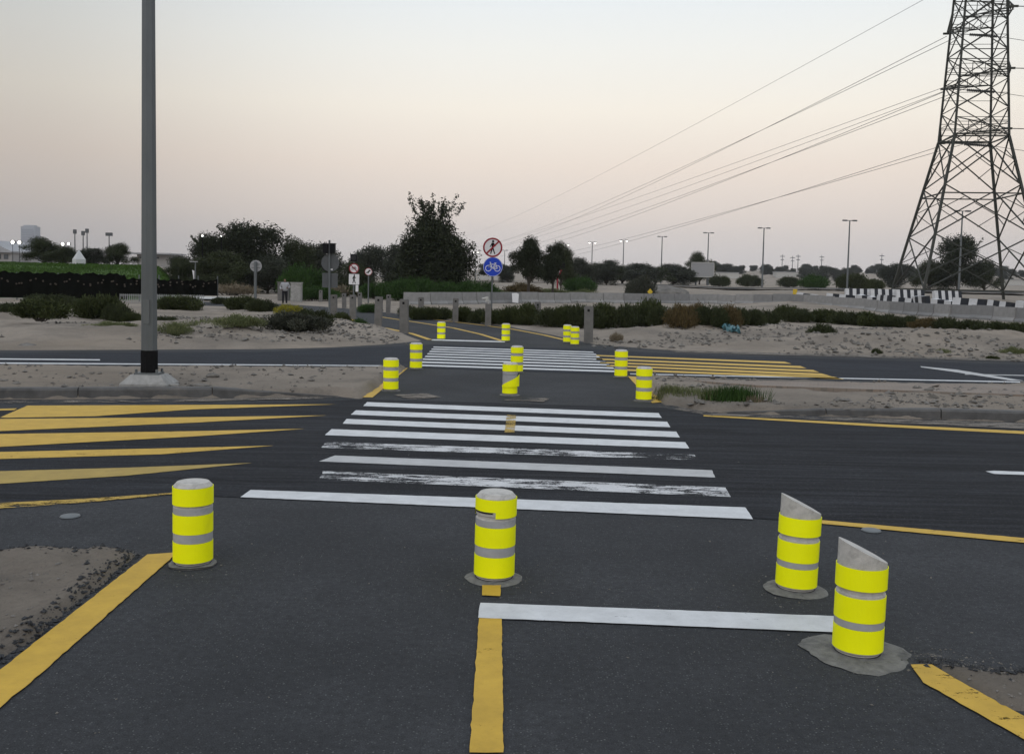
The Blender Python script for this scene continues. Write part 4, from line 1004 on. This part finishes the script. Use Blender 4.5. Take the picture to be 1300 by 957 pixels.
fit(tD, 6, 8, 470, 312, 0, 66, 105, 'grey green tree between signal poles and tall tree', TG, 1.)
fit(tD, 6, 8, 502, 310, 0, 60, 112, 'grey green tree just left of the tall tree', TG, 3.)
fit(tC, 6, 5, 671, 304, 0, 54, 84, 'upright tree with visible trunks right of the bicycle sign, left of two', TG, 1.)
fit(tC, 6, 5, 702, 311, 0, 44, 88, 'upright dark tree right of the bicycle sign, right of two', TG, 3.)
fit(tB, 6, 7, 712, 311, 0, 40, 120, 'dark tree behind the lit street lamp near the triangular sign', TG)
fit(tD, 6, 8, 738, 327, 0, 44, 150, 'low tree between the first two lit street lamps right of centre', TG)
fit(tD, 6, 8, 770, 330, 0, 46, 160, 'low tree right of the middle lit street lamp', TG, 2.)
fit(tD, 6, 8, 810, 334, 0, 60, 190, 'low hazy tree behind the round grey bush', TG, 3.)
fit(tD, 6, 8, 855, 335, 0, 60, 210, 'low hazy tree left of the billboard', TG, 4.)
fit(tB, 6, 7, 888, 322, 0, 42, 230, 'dark rounded tree crown above the blank billboard', TG, 4.)
fit(tC, 6, 5, 625, 330, 0, 44, 170, 'dark low tree behind the bicycle sign', TG, 4.)
fit(tA, 7, 7, 1216, 299, 0, 78, 165, 'big dark tree seen between the pylon legs', TG, 4.)
fit(tB, 6, 7, 1180, 332, 0, 60, 170, 'low dark tree left of the big tree between the pylon legs', TG)
fit(tB, 6, 7, 1250, 332, 0, 50, 172, 'low dark tree right of the big tree between the pylon legs', TG, 2.)
fit(tD, 6, 8, 1140, 335, 0, 60, 260, 'hazy tree left of the pylon foot', TG)
fit(tB, 6, 7, 57, 303, 0, 64, 105, 'dark rounded tree below the hazy tower at far left', TG, 5.)
fit(tB, 6, 7, 80, 314, 0, 50, 100, 'low dark tree beside the far left rounded tree', TG, 1.5)
fit(tD, 6, 8, 118, 315, 0, 50, 112, 'low tree under the stadium floodlight masts', TG, .5)
fit(tB, 6, 7, 150, 310, 0, 52, 115, 'dark tree left of the tall lamp post', TG, 2.5)
fit(tD, 6, 8, 232, 325, 0, 60, 100, 'low tree right of the tall lamp post', TG, 4.5)
for q_ in ((285,322,0,90,84,tB,'dark undergrowth tree in front of the left grove'),(235,330,0,60,86,tB,'dark low tree at the left foot of the left grove'),(340,325,0,80,86,tD,'grey green low tree at the right foot of the left grove'),
           (445,335,0,60,100,tB,'dark low tree behind the no cycling sign'),(790,338,0,60,200,tB,'dark low tree below the third lit street lamp'),(832,340,0,56,205,tB,'dark low tree left of the unlit street lamp by the heap'),
           (755,335,0,50,170,tB,'dark low tree just right of the second lit street lamp'),(868,341,0,44,215,tB,'dark low tree touching the left edge of the billboard'),(722,332,0,40,155,tD,'low hazy tree close behind the triangular sign'),(645,338,0,30,180,tD,'low hazy tree between the bicycle sign and upright trees')):
    fit(q_[5], 6, 7 if q_[5] is tB else 8, q_[0], q_[1], 0, q_[3], q_[4], q_[6], TG, q_[0]*.1)
# distant row on the dunes
global_k = 0
rr = random.Random(5)
for i in range(44):
    px = 905+i*9.3+rr.uniform(-4,4); dd = rr.choice((520, 600, 680, 760)); x = xat(px, dd); s_ = rr.uniform(.8, 1.5)
    c = copy_tree(tD); c.location = (x, dd, gz(x, dd)-.5); c.scale = (s_, s_, s_*.9); c.rotation_euler = (0,0,rr.uniform(0,6)); c['label'] = '%s small tree from the left in the scattered row on the distant dunes' % ordw(i+1); c['group'] = 'small trees on the distant dunes'
# --- shrubs
bA = make_bush('shrub', 'x', 'shrub', 1.0, 2.2, 9000, .13, 'leaf_bush', 41)
bB = make_bush('shrub', 'x', 'shrub', 1.0, 2.2, 9000, .12, 'leaf_olive', 42)
bC = make_bush('shrub', 'x', 'shrub', 1.0, 2.2, 8000, .12, 'leaf_brown', 43)
bD = make_bush('shrub', 'x', 'shrub', 1.0, 2.2, 12000, .10, 'leaf_green', 44)
bE = make_bush('shrub', 'x', 'shrub', 1.0, 1.6, 7000, .09, 'leaf_yellow', 45)
bF = make_bush('shrub', 'x', 'shrub', 1.0, 2.0, 14000, .09, 'leaf_grey', 46)
bG = make_bush('shrub', 'x', 'shrub', .7, 2.4, 7000, .09, 'leaf_lime', 47)
bH = make_bush('shrub', 'x', 'shrub', .6, 1.6, 3500, .11, 'leaf_dry', 48, asp=.12)
def shrub(o, H0, W0, px, ytop, ybase, wpx, label, group=None, rz=None):
    p = ground_at(px, ybase); dd = p.y; h = max(.12, D(px, ytop, dd).z-p.z); wm = wpx*dd/F
    return put(o, px, dd, wm/W0, h/H0, rz, label, group, -.03, z=p.z)
belt = []
rr = random.Random(9)
# belt in front of the wall
for px, yt, yb, wp_, kd in [(520,386,402,30,bB),(540,388,406,40,bA),(560,388,405,36,bB),(590,388,408,44,bA),(612,390,410,36,bB),(632,391,411,40,bA),(655,387,412,44,bA),(672,383,412,46,bA),(700,388,414,48,bB),(720,386,415,52,bA),
    (742,384,416,50,bB),(765,383,416,52,bA),(790,384,417,52,bB),(812,383,416,50,bA),(828,377,414,40,bA),(845,386,416,44,bB),(862,385,417,46,bC),(885,384,416,50,bC),(905,385,416,48,bB),(925,386,416,46,bC),(945,388,415,48,bB),(968,391,414,44,bB),
    (1000,386,406,34,bA),(1018,390,409,40,bB),(1048,391,410,44,bA),(1075,393,412,44,bB),(1100,394,414,46,bA),(1128,397,415,46,bB),(1155,399,416,44,bB),(1180,402,418,42,bC),(1205,401,419,46,bB),(1235,404,421,48,bB),(1265,406,423,46,bB),(1292,408,425,46,bA),(1322,409,427,50,bB)]:
    belt.append((px, yt, yb, wp_, kd))
for i, (px, yt, yb, wp_, kd) in enumerate(belt):
    shrub(kd, 1, 2.2, px, yt, yb, wp_*1.15, '%s shrub from the left in the dark belt before the wall' % ordw(i+1), 'shrubs in the belt before the concrete wall')
# second line behind, between belt and wall, brownish ground cover beyond the wall
for i, (px, yt, yb, wp_, kd) in enumerate([(615,362,374,60,bG),(660,362,373,60,bC),(700,364,372,60,bG),(585,360,372,50,bG),(745,364,374,40,bG)]):
    dd = 90+i; x = xat(px, dd); c = put(kd, px, dd, wp_*dd/F/2.2, 1.3, None, '%s low brownish shrub from a line just beyond the long wall' % ordw(i+1), 'brownish shrubs beyond the wall')
# green mass under the tall tree
for i, (px, yt, wp_, dd) in enumerate([(505,352,50,71),(530,350,50,72),(478,356,40,74),(560,356,50,73),(590,354,46,74),(612,356,40,76),(452,362,30,80)]):
    h = D(px, yt, dd).z; put(bD, px, dd, wp_*dd/F/2.2*1.2, h, None, '%s leafy green shrub from the left under the tall dark tree' % ['second','third','first','fourth','fifth','sixth','extra'][i] if i < 6 else 'leafy green shrub behind the walking man sign', 'green shrubs under the tall tree')
shrub(bB, 1, 2.2, 1045, 408, 431, 42, 'isolated rounded shrub on the rough sand right of the tarp')
shrub(bB, 1, 2.2, 1117, 440, 451, 16, 'little green shrub at the edge of the far road, right half')
shrub(bG, .7, 2.4, 1165, 443, 449, 26, 'dry lime tuft left of the two right edge tufts beside far road')
shrub(bG, .7, 2.4, 1200, 441, 451, 28, 'dry lime tuft beside the far road below the pylon')
shrub(bG, .7, 2.4, 1290, 438, 453, 40, 'dry lime tuft at the right picture edge beside the far road')
shrub(bA, 1, 2.2, 1265, 450, 456, 18, 'tiny dark shrub by the far road near the right edge')
shrub(bH, .6, 1.6, 785, 420, 434, 22, 'dry leafless twig tuft right of the tall grey post')
# left side
for px, yt, yb, wp_, kd, H0, W0, lb in [(50,383,404,72,bA,1,2.2,'large dark shrub at far left before the dark fence'),(12,386,402,40,bB,1,2.2,'dark shrub at the left picture edge before the fence'),(128,379,406,56,bA,1,2.2,'tall dark shrub midway along the dark fence'),
    (150,388,408,34,bB,1,2.2,'olive shrub right beside the tall dark fence shrub'),(137,408,416,56,bG,.7,2.4,'low flat tuft on the sand before the tall dark fence shrub'),(168,398,409,24,bA,1,2.2,'small dark shrub left of the tall lamp post'),
    (228,378,395,52,bA,1,2.2,'dark shrub right of the tall lamp post before the fence'),(212,402,412,30,bB,1,2.2,'small shrub right of the lamp post on the sand'),(218,410,425,42,bG,.7,2.4,'lime tinted tuft just right of the lamp post shaft'),(222,424,435,28,bB,1,2.2,'low round tuft right of the lamp post near the far road'),
    (262,408,425,66,bG,.7,2.4,'long lime shrub behind the gravel mound'),(300,400,414,56,bG,.7,2.4,'lime shrub above the gravel mound'),(308,378,393,40,bA,1,2.2,'dark shrub below the round sign back'),(330,381,396,36,bB,1,2.2,'dark shrub right of the round sign pole'),
    (365,387,400,34,bE,1,1.6,'bright yellow green shrub in front of the walking person'),(372,398,419,78,bF,1,2.0,'wide grey green shrub below the yellow one'),(395,394,413,44,bB,1,2.2,'olive shrub left of the thin signal pole'),(405,402,414,26,bC,1,2.2,'reddish brown shrub at the thin signal pole foot'),
    (435,398,411,28,bA,1,2.2,'small dark shrub between signal pole and grey posts'),(453,405,420,28,bD,1,2.2,'round dark green shrub at the foot of the grey posts'),(360,412,424,26,bC,1,2.2,'brown tuft at the foot of the wide grey green shrub'),
    (60,375,388,60,bB,1,2.2,'dark shrub line touching the fence at far left'),(98,380,392,36,bB,1,2.2,'dark shrub close to the fence, left of the tall one'),(470,386,397,26,bD,1,2.2,'low green tuft across the path behind the grey posts'),(285,378,386,30,bB,1,2.2,'small dark shrub right of the slim post lamp')]:
    shrub(kd, H0, W0, px, yt-(yb-yt)*.25, yb, wp_*1.25, lb)
x0 = None
put(bF, 815, 92, 42*92/F/2.0, 2.3, None, 'round grey green bush just beyond the wall left of the dirt heap')
put(bD, 735, 110, 1.9, 2.0, None, 'green bush beside the triangular sign beyond the wall')
put(bD, 1037, 150, 2.6, 2.4, None, 'bright green bush beyond the wall under the tall street lamp')
put(bA, 1083, 165, 2.7, 2.8, None, 'dark green bush right of the bright green one beyond the wall')
put(bA, 1110, 170, 2.0, 2.0, None, 'dark bush at the left pylon leg beyond the wall')
put(bB, 950, 200, 2.6, 2.6, None, 'dark bush right of the blank billboard, first of two')
put(bB, 1000, 210, 2.4, 2.4, None, 'dark bush right of the blank billboard, second of two')
put(bB, 915, 190, 2.2, 2.2, None, 'dark bush at the foot of the blank billboard')
put(bD, 400, 66, 1.6, 1.0, None, 'green shrub behind the utility cabinets at right')
put(bD, 386, 72, 1.9, 2.6, None, 'tall green bush right behind the light cabinet')
put(bH, 290, 76, 3.4, 1.6, None, 'dry yellowish brush before the left grove')
put(bH, 425, 80, 3.4, 1.6, None, 'dry yellowish brush behind the signal poles')
# grass tufts on right median
def tuft(px, py, W, H, n, mat, label):
    global rng; rng = np.random.default_rng(int(px)); p = ground_at(px, py)
    c = np.stack([rng.normal(0, W*.3, n), rng.normal(0, W*.22, n), np.zeros(n)], -1); h = H*rng.uniform(.35, 1, n); a = rng.uniform(0, 6.28, n); ln = rng.uniform(.05, .6, n)*h
    d = np.stack([np.cos(a)*ln, np.sin(a)*ln, h], -1); s_ = np.stack([-np.sin(a), np.cos(a), np.zeros(n)], -1)*.0045
    Vq = np.stack([c-s_, c+s_, c+d*.6+s_*.8+np.array([0,0,.05])*h[:,None], c+d], 1).reshape(-1, 3)
    o = link_mesh('grass_tuft', quads_mesh('grass_tuft', Vq), M[mat]); o.location = (p.x, p.y, p.z-.01); tag(o, label, 'grass tuft', 'grass tufts on the right island'); return o
tuft(868, 508, .7, .24, 1500, 'leaf_lime', 'wide pale grass tuft beside the right island bollard')
tuft(905, 507, .3, .20, 420, 'leaf_lime', 'small pale grass tuft between the two wide tufts')
tuft(932, 507, .6, .23, 1300, 'leaf_green', 'wide greener grass tuft right of the pale one on the island')
tuft(850, 497, .3, .14, 260, 'leaf_lime', 'tiny pale grass tuft behind the right island bollard')
tuft(957, 510, .3, .12, 240, 'leaf_dry', 'dry brown grass tuft at the start of the right kerb')
# ------------------------------------------------------------------ blue tarp on mound
m = MB(); p0 = ground_at(897, 409); p1 = ground_at(934, 422); nx, ny = 26, 8
vs_ = []
for i in range(nx):
    for j in range(ny):
        q = p0.lerp(p1, i/(nx-1)); yy = q.y+(j/(ny-1)-.5)*.9; xx = q.x+.1*math.sin(j)
        vs_.append((xx, yy, gz(xx, yy)+.10+.10*math.sin(i*1.1+j*.9)+.05*math.sin(i*2.3-j*1.7)))
m.add(vs_, [(i*ny+j, (i+1)*ny+j, (i+1)*ny+j+1, i*ny+j+1) for i in range(nx-1) for j in range(ny-1)])
o = m.build('tarpaulin', M['tarp'], None, True); tag(o, 'crumpled blue green tarpaulin lying on the sand mound', 'tarpaulin'); md = o.modifiers.new('s', 'SOLIDIFY'); md.thickness = .01
# dirt heap beyond wall
import bmesh
bm = bmesh.new(); bmesh.ops.create_icosphere(bm, subdivisions=4, radius=1)
for v in bm.verts:
    v.co.z = max(v.co.z, -.1); f = 1+.2*float(fbm(np.array([v.co.x*2]), np.array([v.co.y*2+v.co.z]), 1., 3, 4)[0]); v.co *= f
me = bpy.data.meshes.new('dirt_heap'); bm.to_mesh(me); bm.free(); o = link_mesh('dirt_heap', me, M['stone'], smooth=True); x = xat(846, 98); o.location = (x, 98, gz(x, 98)); o.scale = (2.6, 2, 1.2); tag(o, 'brown dirt heap just beyond the wall', 'dirt heap')
# yellow marker beyond wall
for px, dd, lb in ((1009.5, 95, 'small yellow marker post beyond the long wall'), (825.5, 90, 'small yellow diamond marker left of the dirt heap')):
    x = xat(px, dd); g = gz(x, dd); t = thing('marker_post', lb, 'marker', (x, dd, g)); z = D(px, 370.5, dd).z-g
    m = MB(); m.tube((0,0,-.2), (0,0,z), .04, .04, 6); m.build('pole', M['galv'], t); m = MB(); m.plate([(-.25,z),(0,z-.3),(.25,z),(0,z+.3)] if px < 900 else [(-.2,z-.25),(.2,z-.25),(.2,z+.25),(-.2,z+.25)], -.08, -.05); m.build('marker_plate', M['rust_sign'], t)
# far road strips beyond the wall
def ribbon(name, pts, w_, mat, dz=.08):
    m = MB(); n = len(pts)
    for i in range(n-1):
        (xa, ya), (xb2, yb2) = pts[i], pts[i+1]; k_ = 12
        for j in range(k_):
            f0, f1 = j/k_, (j+1)/k_; x0_, y0_ = xa+(xb2-xa)*f0, ya+(yb2-ya)*f0; x1_, y1_ = xa+(xb2-xa)*f1, ya+(yb2-ya)*f1
            m.add([(x0_, y0_, gz(x0_, y0_)+dz+.15), (x1_, y1_, gz(x1_, y1_)+dz+.15), (x1_, y1_+w_, gz(x1_, y1_+w_)+dz+.15), (x0_, y0_+w_, gz(x0_, y0_+w_)+dz+.15)], [(0,1,2,3)])
    return struct(m.build(name, mat))
ribbon('desert_road', [(xat(560,190), 190), (xat(700,175), 175), (xat(860,150), 150), (xat(1010,125), 125), (xat(1350,118), 118)], 16, M['asphalt_verge'])
# billboard
dd = 215; x = xat(891.5, dd); g = gz(x, dd); t = thing('billboard', 'blank pale billboard on two posts beyond the desert road', 'billboard', (x, dd, g))
z0 = D(891, 352, dd).z-g; z1 = D(891, 333, dd).z-g; hw = 14.5*dd/F
m = MB(); m.box(-hw, hw, -.15, .15, z0, z1); b = m.build('panel', M['sign_grey'], t)
m = MB()
for (a, b_, c_, d_) in ((-hw, hw, z1-.15, z1), (-hw, hw, z0, z0+.15), (-hw, -hw+.12, z0, z1), (hw-.12, hw, z0, z1)): m.box(a, b_, -.2, -.155, c_, d_)
m.build('frame', M['conc_light'], b)
for s_ in (-.55, .55): m = MB(); m.tube((hw*s_,.3,-.5), (hw*s_,.3,z1-.2), .18, .18, 8); m.build('leg', M['galv'], t)
# ------------------------------------------------------------------ left: fence, grass hill, buildings
def grass_field():
    xs = np.linspace(-75, -9, 130); ys = np.linspace(57.5, 120, 100); Xg, Yg = np.meshgrid(xs, ys, indexing='ij'); a = Xg/Yg
    Zg = height(Xg, Yg)+.15*sstep(57.5, 60, Yg)*sstep(-.325,-.34,a)-.3*(1-sstep(-.325,-.34,a))+.12*fbm(Xg, Yg, 4, 3, 2)
    V = np.stack([Xg, Yg, Zg], -1).reshape(-1, 3); idx = np.arange(V.shape[0]).reshape(Xg.shape)
    Fq = np.stack([idx[:-1,:-1], idx[1:,:-1], idx[1:,1:], idx[:-1,1:]], -1).reshape(-1, 4)
    o = struct(link_mesh('grass_field', grid_mesh('grass_field', V, Fq), M['grass'], smooth=True))
    global rng; rng = np.random.default_rng(3); n = 60000; x = rng.uniform(-60, -14, n); y = rng.uniform(58, 95, n); k_ = (x/y < -.345); x, y = x[k_], y[k_]; n = len(x)
    z = height(x, y)+.15; h = rng.uniform(.06, .22, n); a = rng.uniform(0, 6.28, n)
    c = np.stack([x, y, z-.03], -1); s_ = np.stack([np.cos(a), np.sin(a), 0*a], -1)*.05; d = np.stack([rng.normal(0,.05,n), rng.normal(0,.05,n), h], -1)
    V = np.stack([c-s_, c+s_, c+d+s_*.3, c+d-s_*.3], 1).reshape(-1, 3)
    o = link_mesh('grass', quads_mesh('grass', V), M['grass']); tag(o, 'green grass growing on the slope behind the dark fence', None, None, 'stuff')
grass_field()
fa = Vector((xat(-60, 54), 54, 0)); fb = Vector((xat(276, 57), 57, 0)); fd = fb-fa; fl_ = fd.length; fr_ = math.atan2(fd.y, fd.x)
t = thing('screened_fence', 'long dark screened fence with wavy rows of pale dots along the grass', 'fence', (fa.x, fa.y, .05), fr_)
n = 110; m = MB(); vs_ = []
for i in range(n+1):
    x = fl_*i/n; ht = 1.50+.05*math.sin(i*.7)+.04*math.sin(i*1.9)-(.25 if i > 70 else 0); lo = .1 if i < 72 else .38; vs_ += [(x, .02*math.sin(i*1.3), lo), (x, .02*math.sin(i*1.3)+.0, ht)]
m.add(vs_, [(2*i, 2*i+2, 2*i+3, 2*i+1) for i in range(n)]); scr = m.build('screen', M['cloth'], t)
md = scr.modifiers.new('s', 'SOLIDIFY'); md.thickness = .03
m = MB()
for r_ in range(1):
    for i in range(62):
        x = fl_*(i+.3*(r_))/62+.12*math.sin(i*2.3); z = 1.0+.13*math.sin(i*.75)+.04*math.sin(i*3.1)-r_*.0; m.disc(x, z, .05, -.075, -.06, 8)
m.build('dot_pattern', M['dot'], scr)
for i in range(0, 14):
    x = fl_*i/13; m = MB(); m.tube((x,.08,-.2), (x,.08,1.5), .035, .035, 6); m.build('post', M['galv'], t)
# pickets at the lower right part
fa2 = Vector((xat(152, 53.5), 53.5, 0)); t = thing('picket_fence', 'short run of pale pickets beneath the dark fence beside the lamp post', 'fence', (fa2.x, fa2.y, .1), fr_)
for i in range(46):
    m = MB(); m.box(i*.095, i*.095+.035, -.02, .0, -.1, .42); m.build('picket', M['sign_grey'], t)
m = MB(); m.box(0, 4.4, .001, .025, .32, .36); m.build('rail', M['sign_grey'], t)
# pale concrete footpath strip behind fence end
sheet('footpath', [tuple(D(244, 380, 60)[:2]), tuple(D(296, 380, 60)[:2]), tuple(D(300, 380, 66)[:2]), tuple(D(244, 380, 66)[:2])], .16, M['conc_light'])
# tent
dd = 92; x = xat(100.5, dd); g = gz(x, dd); t = MB(); t.lathe([(.62,-.3),(.62,.55),(.55,.6),(.05,1.35),(.0,1.36)], 4); o = t.build('small_tent', M['tent']); o.location = (x, dd, g+.15); tag(o, 'small white pointed tent on the green slope', 'tent')
# hazy tower
dd = 1900; x = xat(39.5, dd); hw = 8.6*dd/F; zt = D(39.5, 286.5, dd).z; t = thing('high_rise', 'hazy pale high rise tower on the far left horizon', 'building', (x, dd, 0))
m = MB(); m.box(-hw, hw, -12, 12, 0, zt-2); m.box(-hw*.75, hw*.7, -8, 8, zt-2, zt+.5); m.build('wall', M['tower'], t)
m = MB()
for i in range(22): m.box(-hw+1, hw-1, -12.3, -12.02, 6+i*(zt-12)/22, 6+i*(zt-12)/22+1.8)
m.build('window_band', M['tower_glass'], t)
# arena building at far left
dd = 250; x = xat(2, dd); t = thing('arena_building', 'grey hall with a sweeping pitched roof at the left edge', 'building', (x, dd, 0))
z0 = D(2, 331, dd).z; z1 = D(2, 318, dd).z; z2 = D(2, 306, dd).z; s_ = dd/F
m = MB(); m.box(-26*s_, 23*s_, -4, 10, 0, z1); m.build('wall', M['building'], t)
m = MB(); m.plate([(-26*s_,z1),(-6*s_,z2-.3),(2*s_,z2),(12*s_,z1+1.0),(25*s_,z1-.2),(25*s_,z1-.6),(-26*s_,z1-.4)], -5, 11); m.build('roof', M['roof'], t)
for i in range(5):
    m = MB(); m.box((-22+i*9)*s_, (-17+i*9)*s_, -4.2, -4.02, z0+.4, z1-1.); m.build('window', M['glass'], t)
def lightspot(px, py, dd, r, label):
    q = D(px, py, dd); t = thing('floodlight', label, 'floodlight', (q.x, q.y, q.z), 0, 'bright floodlights beyond the left trees')
    m = MB(); m.tube((0,0,-q.z), (0,0,0), .07, .05, 6); m.build('pole', M['black'], t); m = MB(); m.box(-r*1.1, r*1.1, .02, .3, -r*.7, r*.7); hd = m.build('lamp_head', M['sign_back'], t)
    m = MB(); m.disc(0, 0, r*.7, -.05, .015, 12); m.build('glowing_lens', M['lamp_on'], hd)
for px, py, r, lb in ((16,307.5,.55,'bright floodlight left of the hazy tower, left of two'),(24.5,308,.55,'bright floodlight left of the hazy tower, right of two'),(79.5,310,.5,'bright floodlight right of the hazy tower, left of two'),(87,309.5,.4,'bright floodlight right of the hazy tower, right of two'),(257,299.5,.5,'bright light at the left side of the left grove'),(281,300,.3,'small warm light in front of the highest grove tree')):
    lightspot(px, py, 240 if px < 100 else 86, r if px < 100 else r*.2, lb)
# floodlight masts
for i, (px, a) in enumerate(((95,293),(105.5,295),(110.5,292),(138.5,297))):
    dd = 330; q = D(px, a, dd); t = thing('floodlight_mast', '%s unlit stadium floodlight mast from the left above the low trees' % ordw(i+1), 'mast', (q.x, q.y, 0), 0, 'stadium floodlight masts')
    m = MB(); m.tube((0,0,0), (0,0,q.z), .25, .16, 6); m.build('pole', M['sign_back'], t); m = MB(); m.box(-.5,.5,-.3,.3,q.z-1.0,q.z+.4) if i != 3 else m.box(-1.1,1.1,-.3,.3,q.z-.7,q.z+.4); m.build('lamp_rack', M['sign_back'], t)
# grandstand buildings behind the lamp post
dd = 230; x = xat(192, dd); t = thing('pavilion', 'low pale pavilion with dark stands behind the lamp post', 'building', (x, dd, 0)); s_ = dd/F; zb2 = D(192, 331, dd).z; zt2 = D(192, 320, dd).z
m = MB(); m.box(-18*s_, 26*s_, 0, 8, 0, zt2-.6); m.build('wall', M['building'], t)
m = MB(); m.box(-30*s_, 28*s_, -2, 9, zt2-.55, zt2-.2); m.build('roof', M['roof'], t)
m = MB(); m.box(-15*s_, 10*s_, -.3, -.02, zb2+.5, zt2-1.1); m.build('window', M['glass'], t)
# small distant white buildings on the dunes
for i, (px, a, b_, wpx, dd) in enumerate(((920,341,345,30,520),(1000,340,343,34,560),(620,341,345,26,330),(1290,338,344,40,500))):
    x = xat(px, dd); g = gz(x, dd); h = D(px, a, dd).z-g; h = 2.4 if px != 620 else 1.6; s_ = dd/F; t = thing('low_house', 'long low pale building on the horizon, %s from the left' % ['second','third','first','fourth'][i], 'building', (x, dd, g), 0, 'low buildings on the horizon')
    m = MB(); m.box(-wpx*s_/2, wpx*s_/2, -4, 4, -3, h); m.build('wall', M['conc_light'], t); m = MB(); m.box(-wpx*s_/2-.3, wpx*s_/2+.3, -4.3, 4.3, h+.002, h+.3); m.build('roof', M['roof'], t)
# ------------------------------------------------------------------ person
p = P(361.5, 386); Hh = 33*p.y/F/1.0
def skin_body():
    bm = bmesh.new(); S = Hh/1.75
    J = {'pel': (0,0,.93,.145), 'bel': (0,-.01,1.06,.14), 'che': (0,0,1.28,.155), 'nk0': (0,0,1.44,.075), 'nk1': (0,-.01,1.52,.058), 'hd0': (0,-.02,1.60,.088), 'hd1': (0,-.015,1.68,.082),
         'hl': (-.09,0,.88,.10), 'kl': (-.11,-.07,.50,.068), 'al': (-.11,-.02,.09,.045), 'fl': (-.12,-.17,.04,.038), 'hr': (.09,0,.88,.10), 'kr': (.10,.03,.50,.068), 'ar': (.10,.14,.10,.045), 'fr': (.11,.0,.04,.038),
         'sl': (-.19,0,1.38,.065), 'el': (-.30,.04,1.10,.048), 'wl': (-.19,-.16,.98,.034), 'sr': (.19,0,1.38,.065), 'er': (.31,.04,1.12,.048), 'wr': (.20,-.16,1.10,.034)}
    E = [('pel','bel'),('bel','che'),('che','nk0'),('nk0','nk1'),('nk1','hd0'),('hd0','hd1'),('pel','hl'),('hl','kl'),('kl','al'),('al','fl'),('pel','hr'),('hr','kr'),('kr','ar'),('ar','fr'),('che','sl'),('sl','el'),('el','wl'),('che','sr'),('sr','er'),('er','wr')]
    for sd, wn in ((-1,'wl'),(1,'wr')):
        wx, wy, wz, _ = J[wn]
        J['p'+wn] = (wx-sd*.03, wy-.05, wz-.005, .028); E.append((wn, 'p'+wn))
        for f in range(4):
            a = 'f%d%s' % (f, wn); b = 'g%d%s' % (f, wn); J[a] = (wx-sd*(.045+.004*f), wy-.09, wz+.03-.02*f, .009); J[b] = (wx-sd*(.06+.004*f), wy-.13+.01*abs(f-1), wz+.02-.02*f, .008); E += [('p'+wn, a), (a, b)]
        a = 't'+wn; J[a] = (wx-sd*.005, wy-.09, wz+.04, .010); E.append(('p'+wn, a))
    J['nose'] = (0,-.115,1.62,.014); E.append(('hd0','nose'))
    vm = {k: bm.verts.new((v[0]*S, v[1]*S, v[2]*S)) for k, v in J.items()}
    for a, b in E: bm.edges.new((vm[a], vm[b]))
    me = bpy.data.meshes.new('body'); order = list(J); bm.verts.index_update(); bm.to_mesh(me); bm.free()
    o = bpy.data.objects.new('tmp', me); col.objects.link(o); md = o.modifiers.new('k', 'SKIN')
    for i, k_ in enumerate(order): me.skin_vertices[0].data[i].radius = (J[k_][3]*S,)*2
    me.skin_vertices[0].data[0].use_root = True; o.modifiers.new('ss', 'SUBSURF').levels = 1
    dg = bpy.context.evaluated_depsgraph_get(); dg.update(); m2 = bpy.data.meshes.new_from_object(o.evaluated_get(dg)); bpy.data.objects.remove(o); return m2, S
bme, S = skin_body()
t = thing('person', 'person in pale grey long sleeved shirt and dark trousers walking on the far path', 'person', (p.x, p.y, 0), R(8))
bo = link_mesh('body', bme, M['skin'], t, smooth=True)
def shell(name, test, off, mat):
    bm = bmesh.new(); bm.from_mesh(bme); bm.normal_update()
    dele = [f for f in bm.faces if not test(f.calc_center_median()/S)]; bmesh.ops.delete(bm, geom=dele, context='FACES')
    for v in bm.verts: v.co += v.normal*off
    me = bpy.data.meshes.new(name); bm.to_mesh(me); bm.free(); o = link_mesh(name, me, M[mat], t, smooth=True); md = o.modifiers.new('s', 'SOLIDIFY'); md.thickness = .006; return o
shell('shirt', lambda c: .90 < c.z < 1.47 and c.y > -.17, .022, 'shirt')
shell('trousers', lambda c: .11 < c.z < .95 and abs(c.x) < .25, .014, 'trousers')
shell('shoes', lambda c: c.z < .11, .008, 'black')
shell('hair', lambda c: c.z > 1.63 and (c.y > -.05 or c.z > 1.70), .010, 'hair')

# ------------------------------------------------------------------ haze
m = MB(); m.box(-2600, 2600, -40, 2400, -1.3, 120); hz = m.build('haze', []) ; hz['kind'] = 'stuff'; hz['label'] = 'thin dusk haze over the desert'
hm = bpy.data.materials.new('haze'); hm.use_nodes = True; hn = hm.node_tree.nodes; hn.remove(hn['Principled BSDF']); pv = hn.new('ShaderNodeVolumePrincipled')
pv.inputs['Density'].default_value = .00012; pv.inputs['Color'].default_value = (.86,.87,.92,1); hm.node_tree.links.new(pv.outputs[0], hn['Material Output'].inputs['Volume']); hz.data.materials.append(hm)
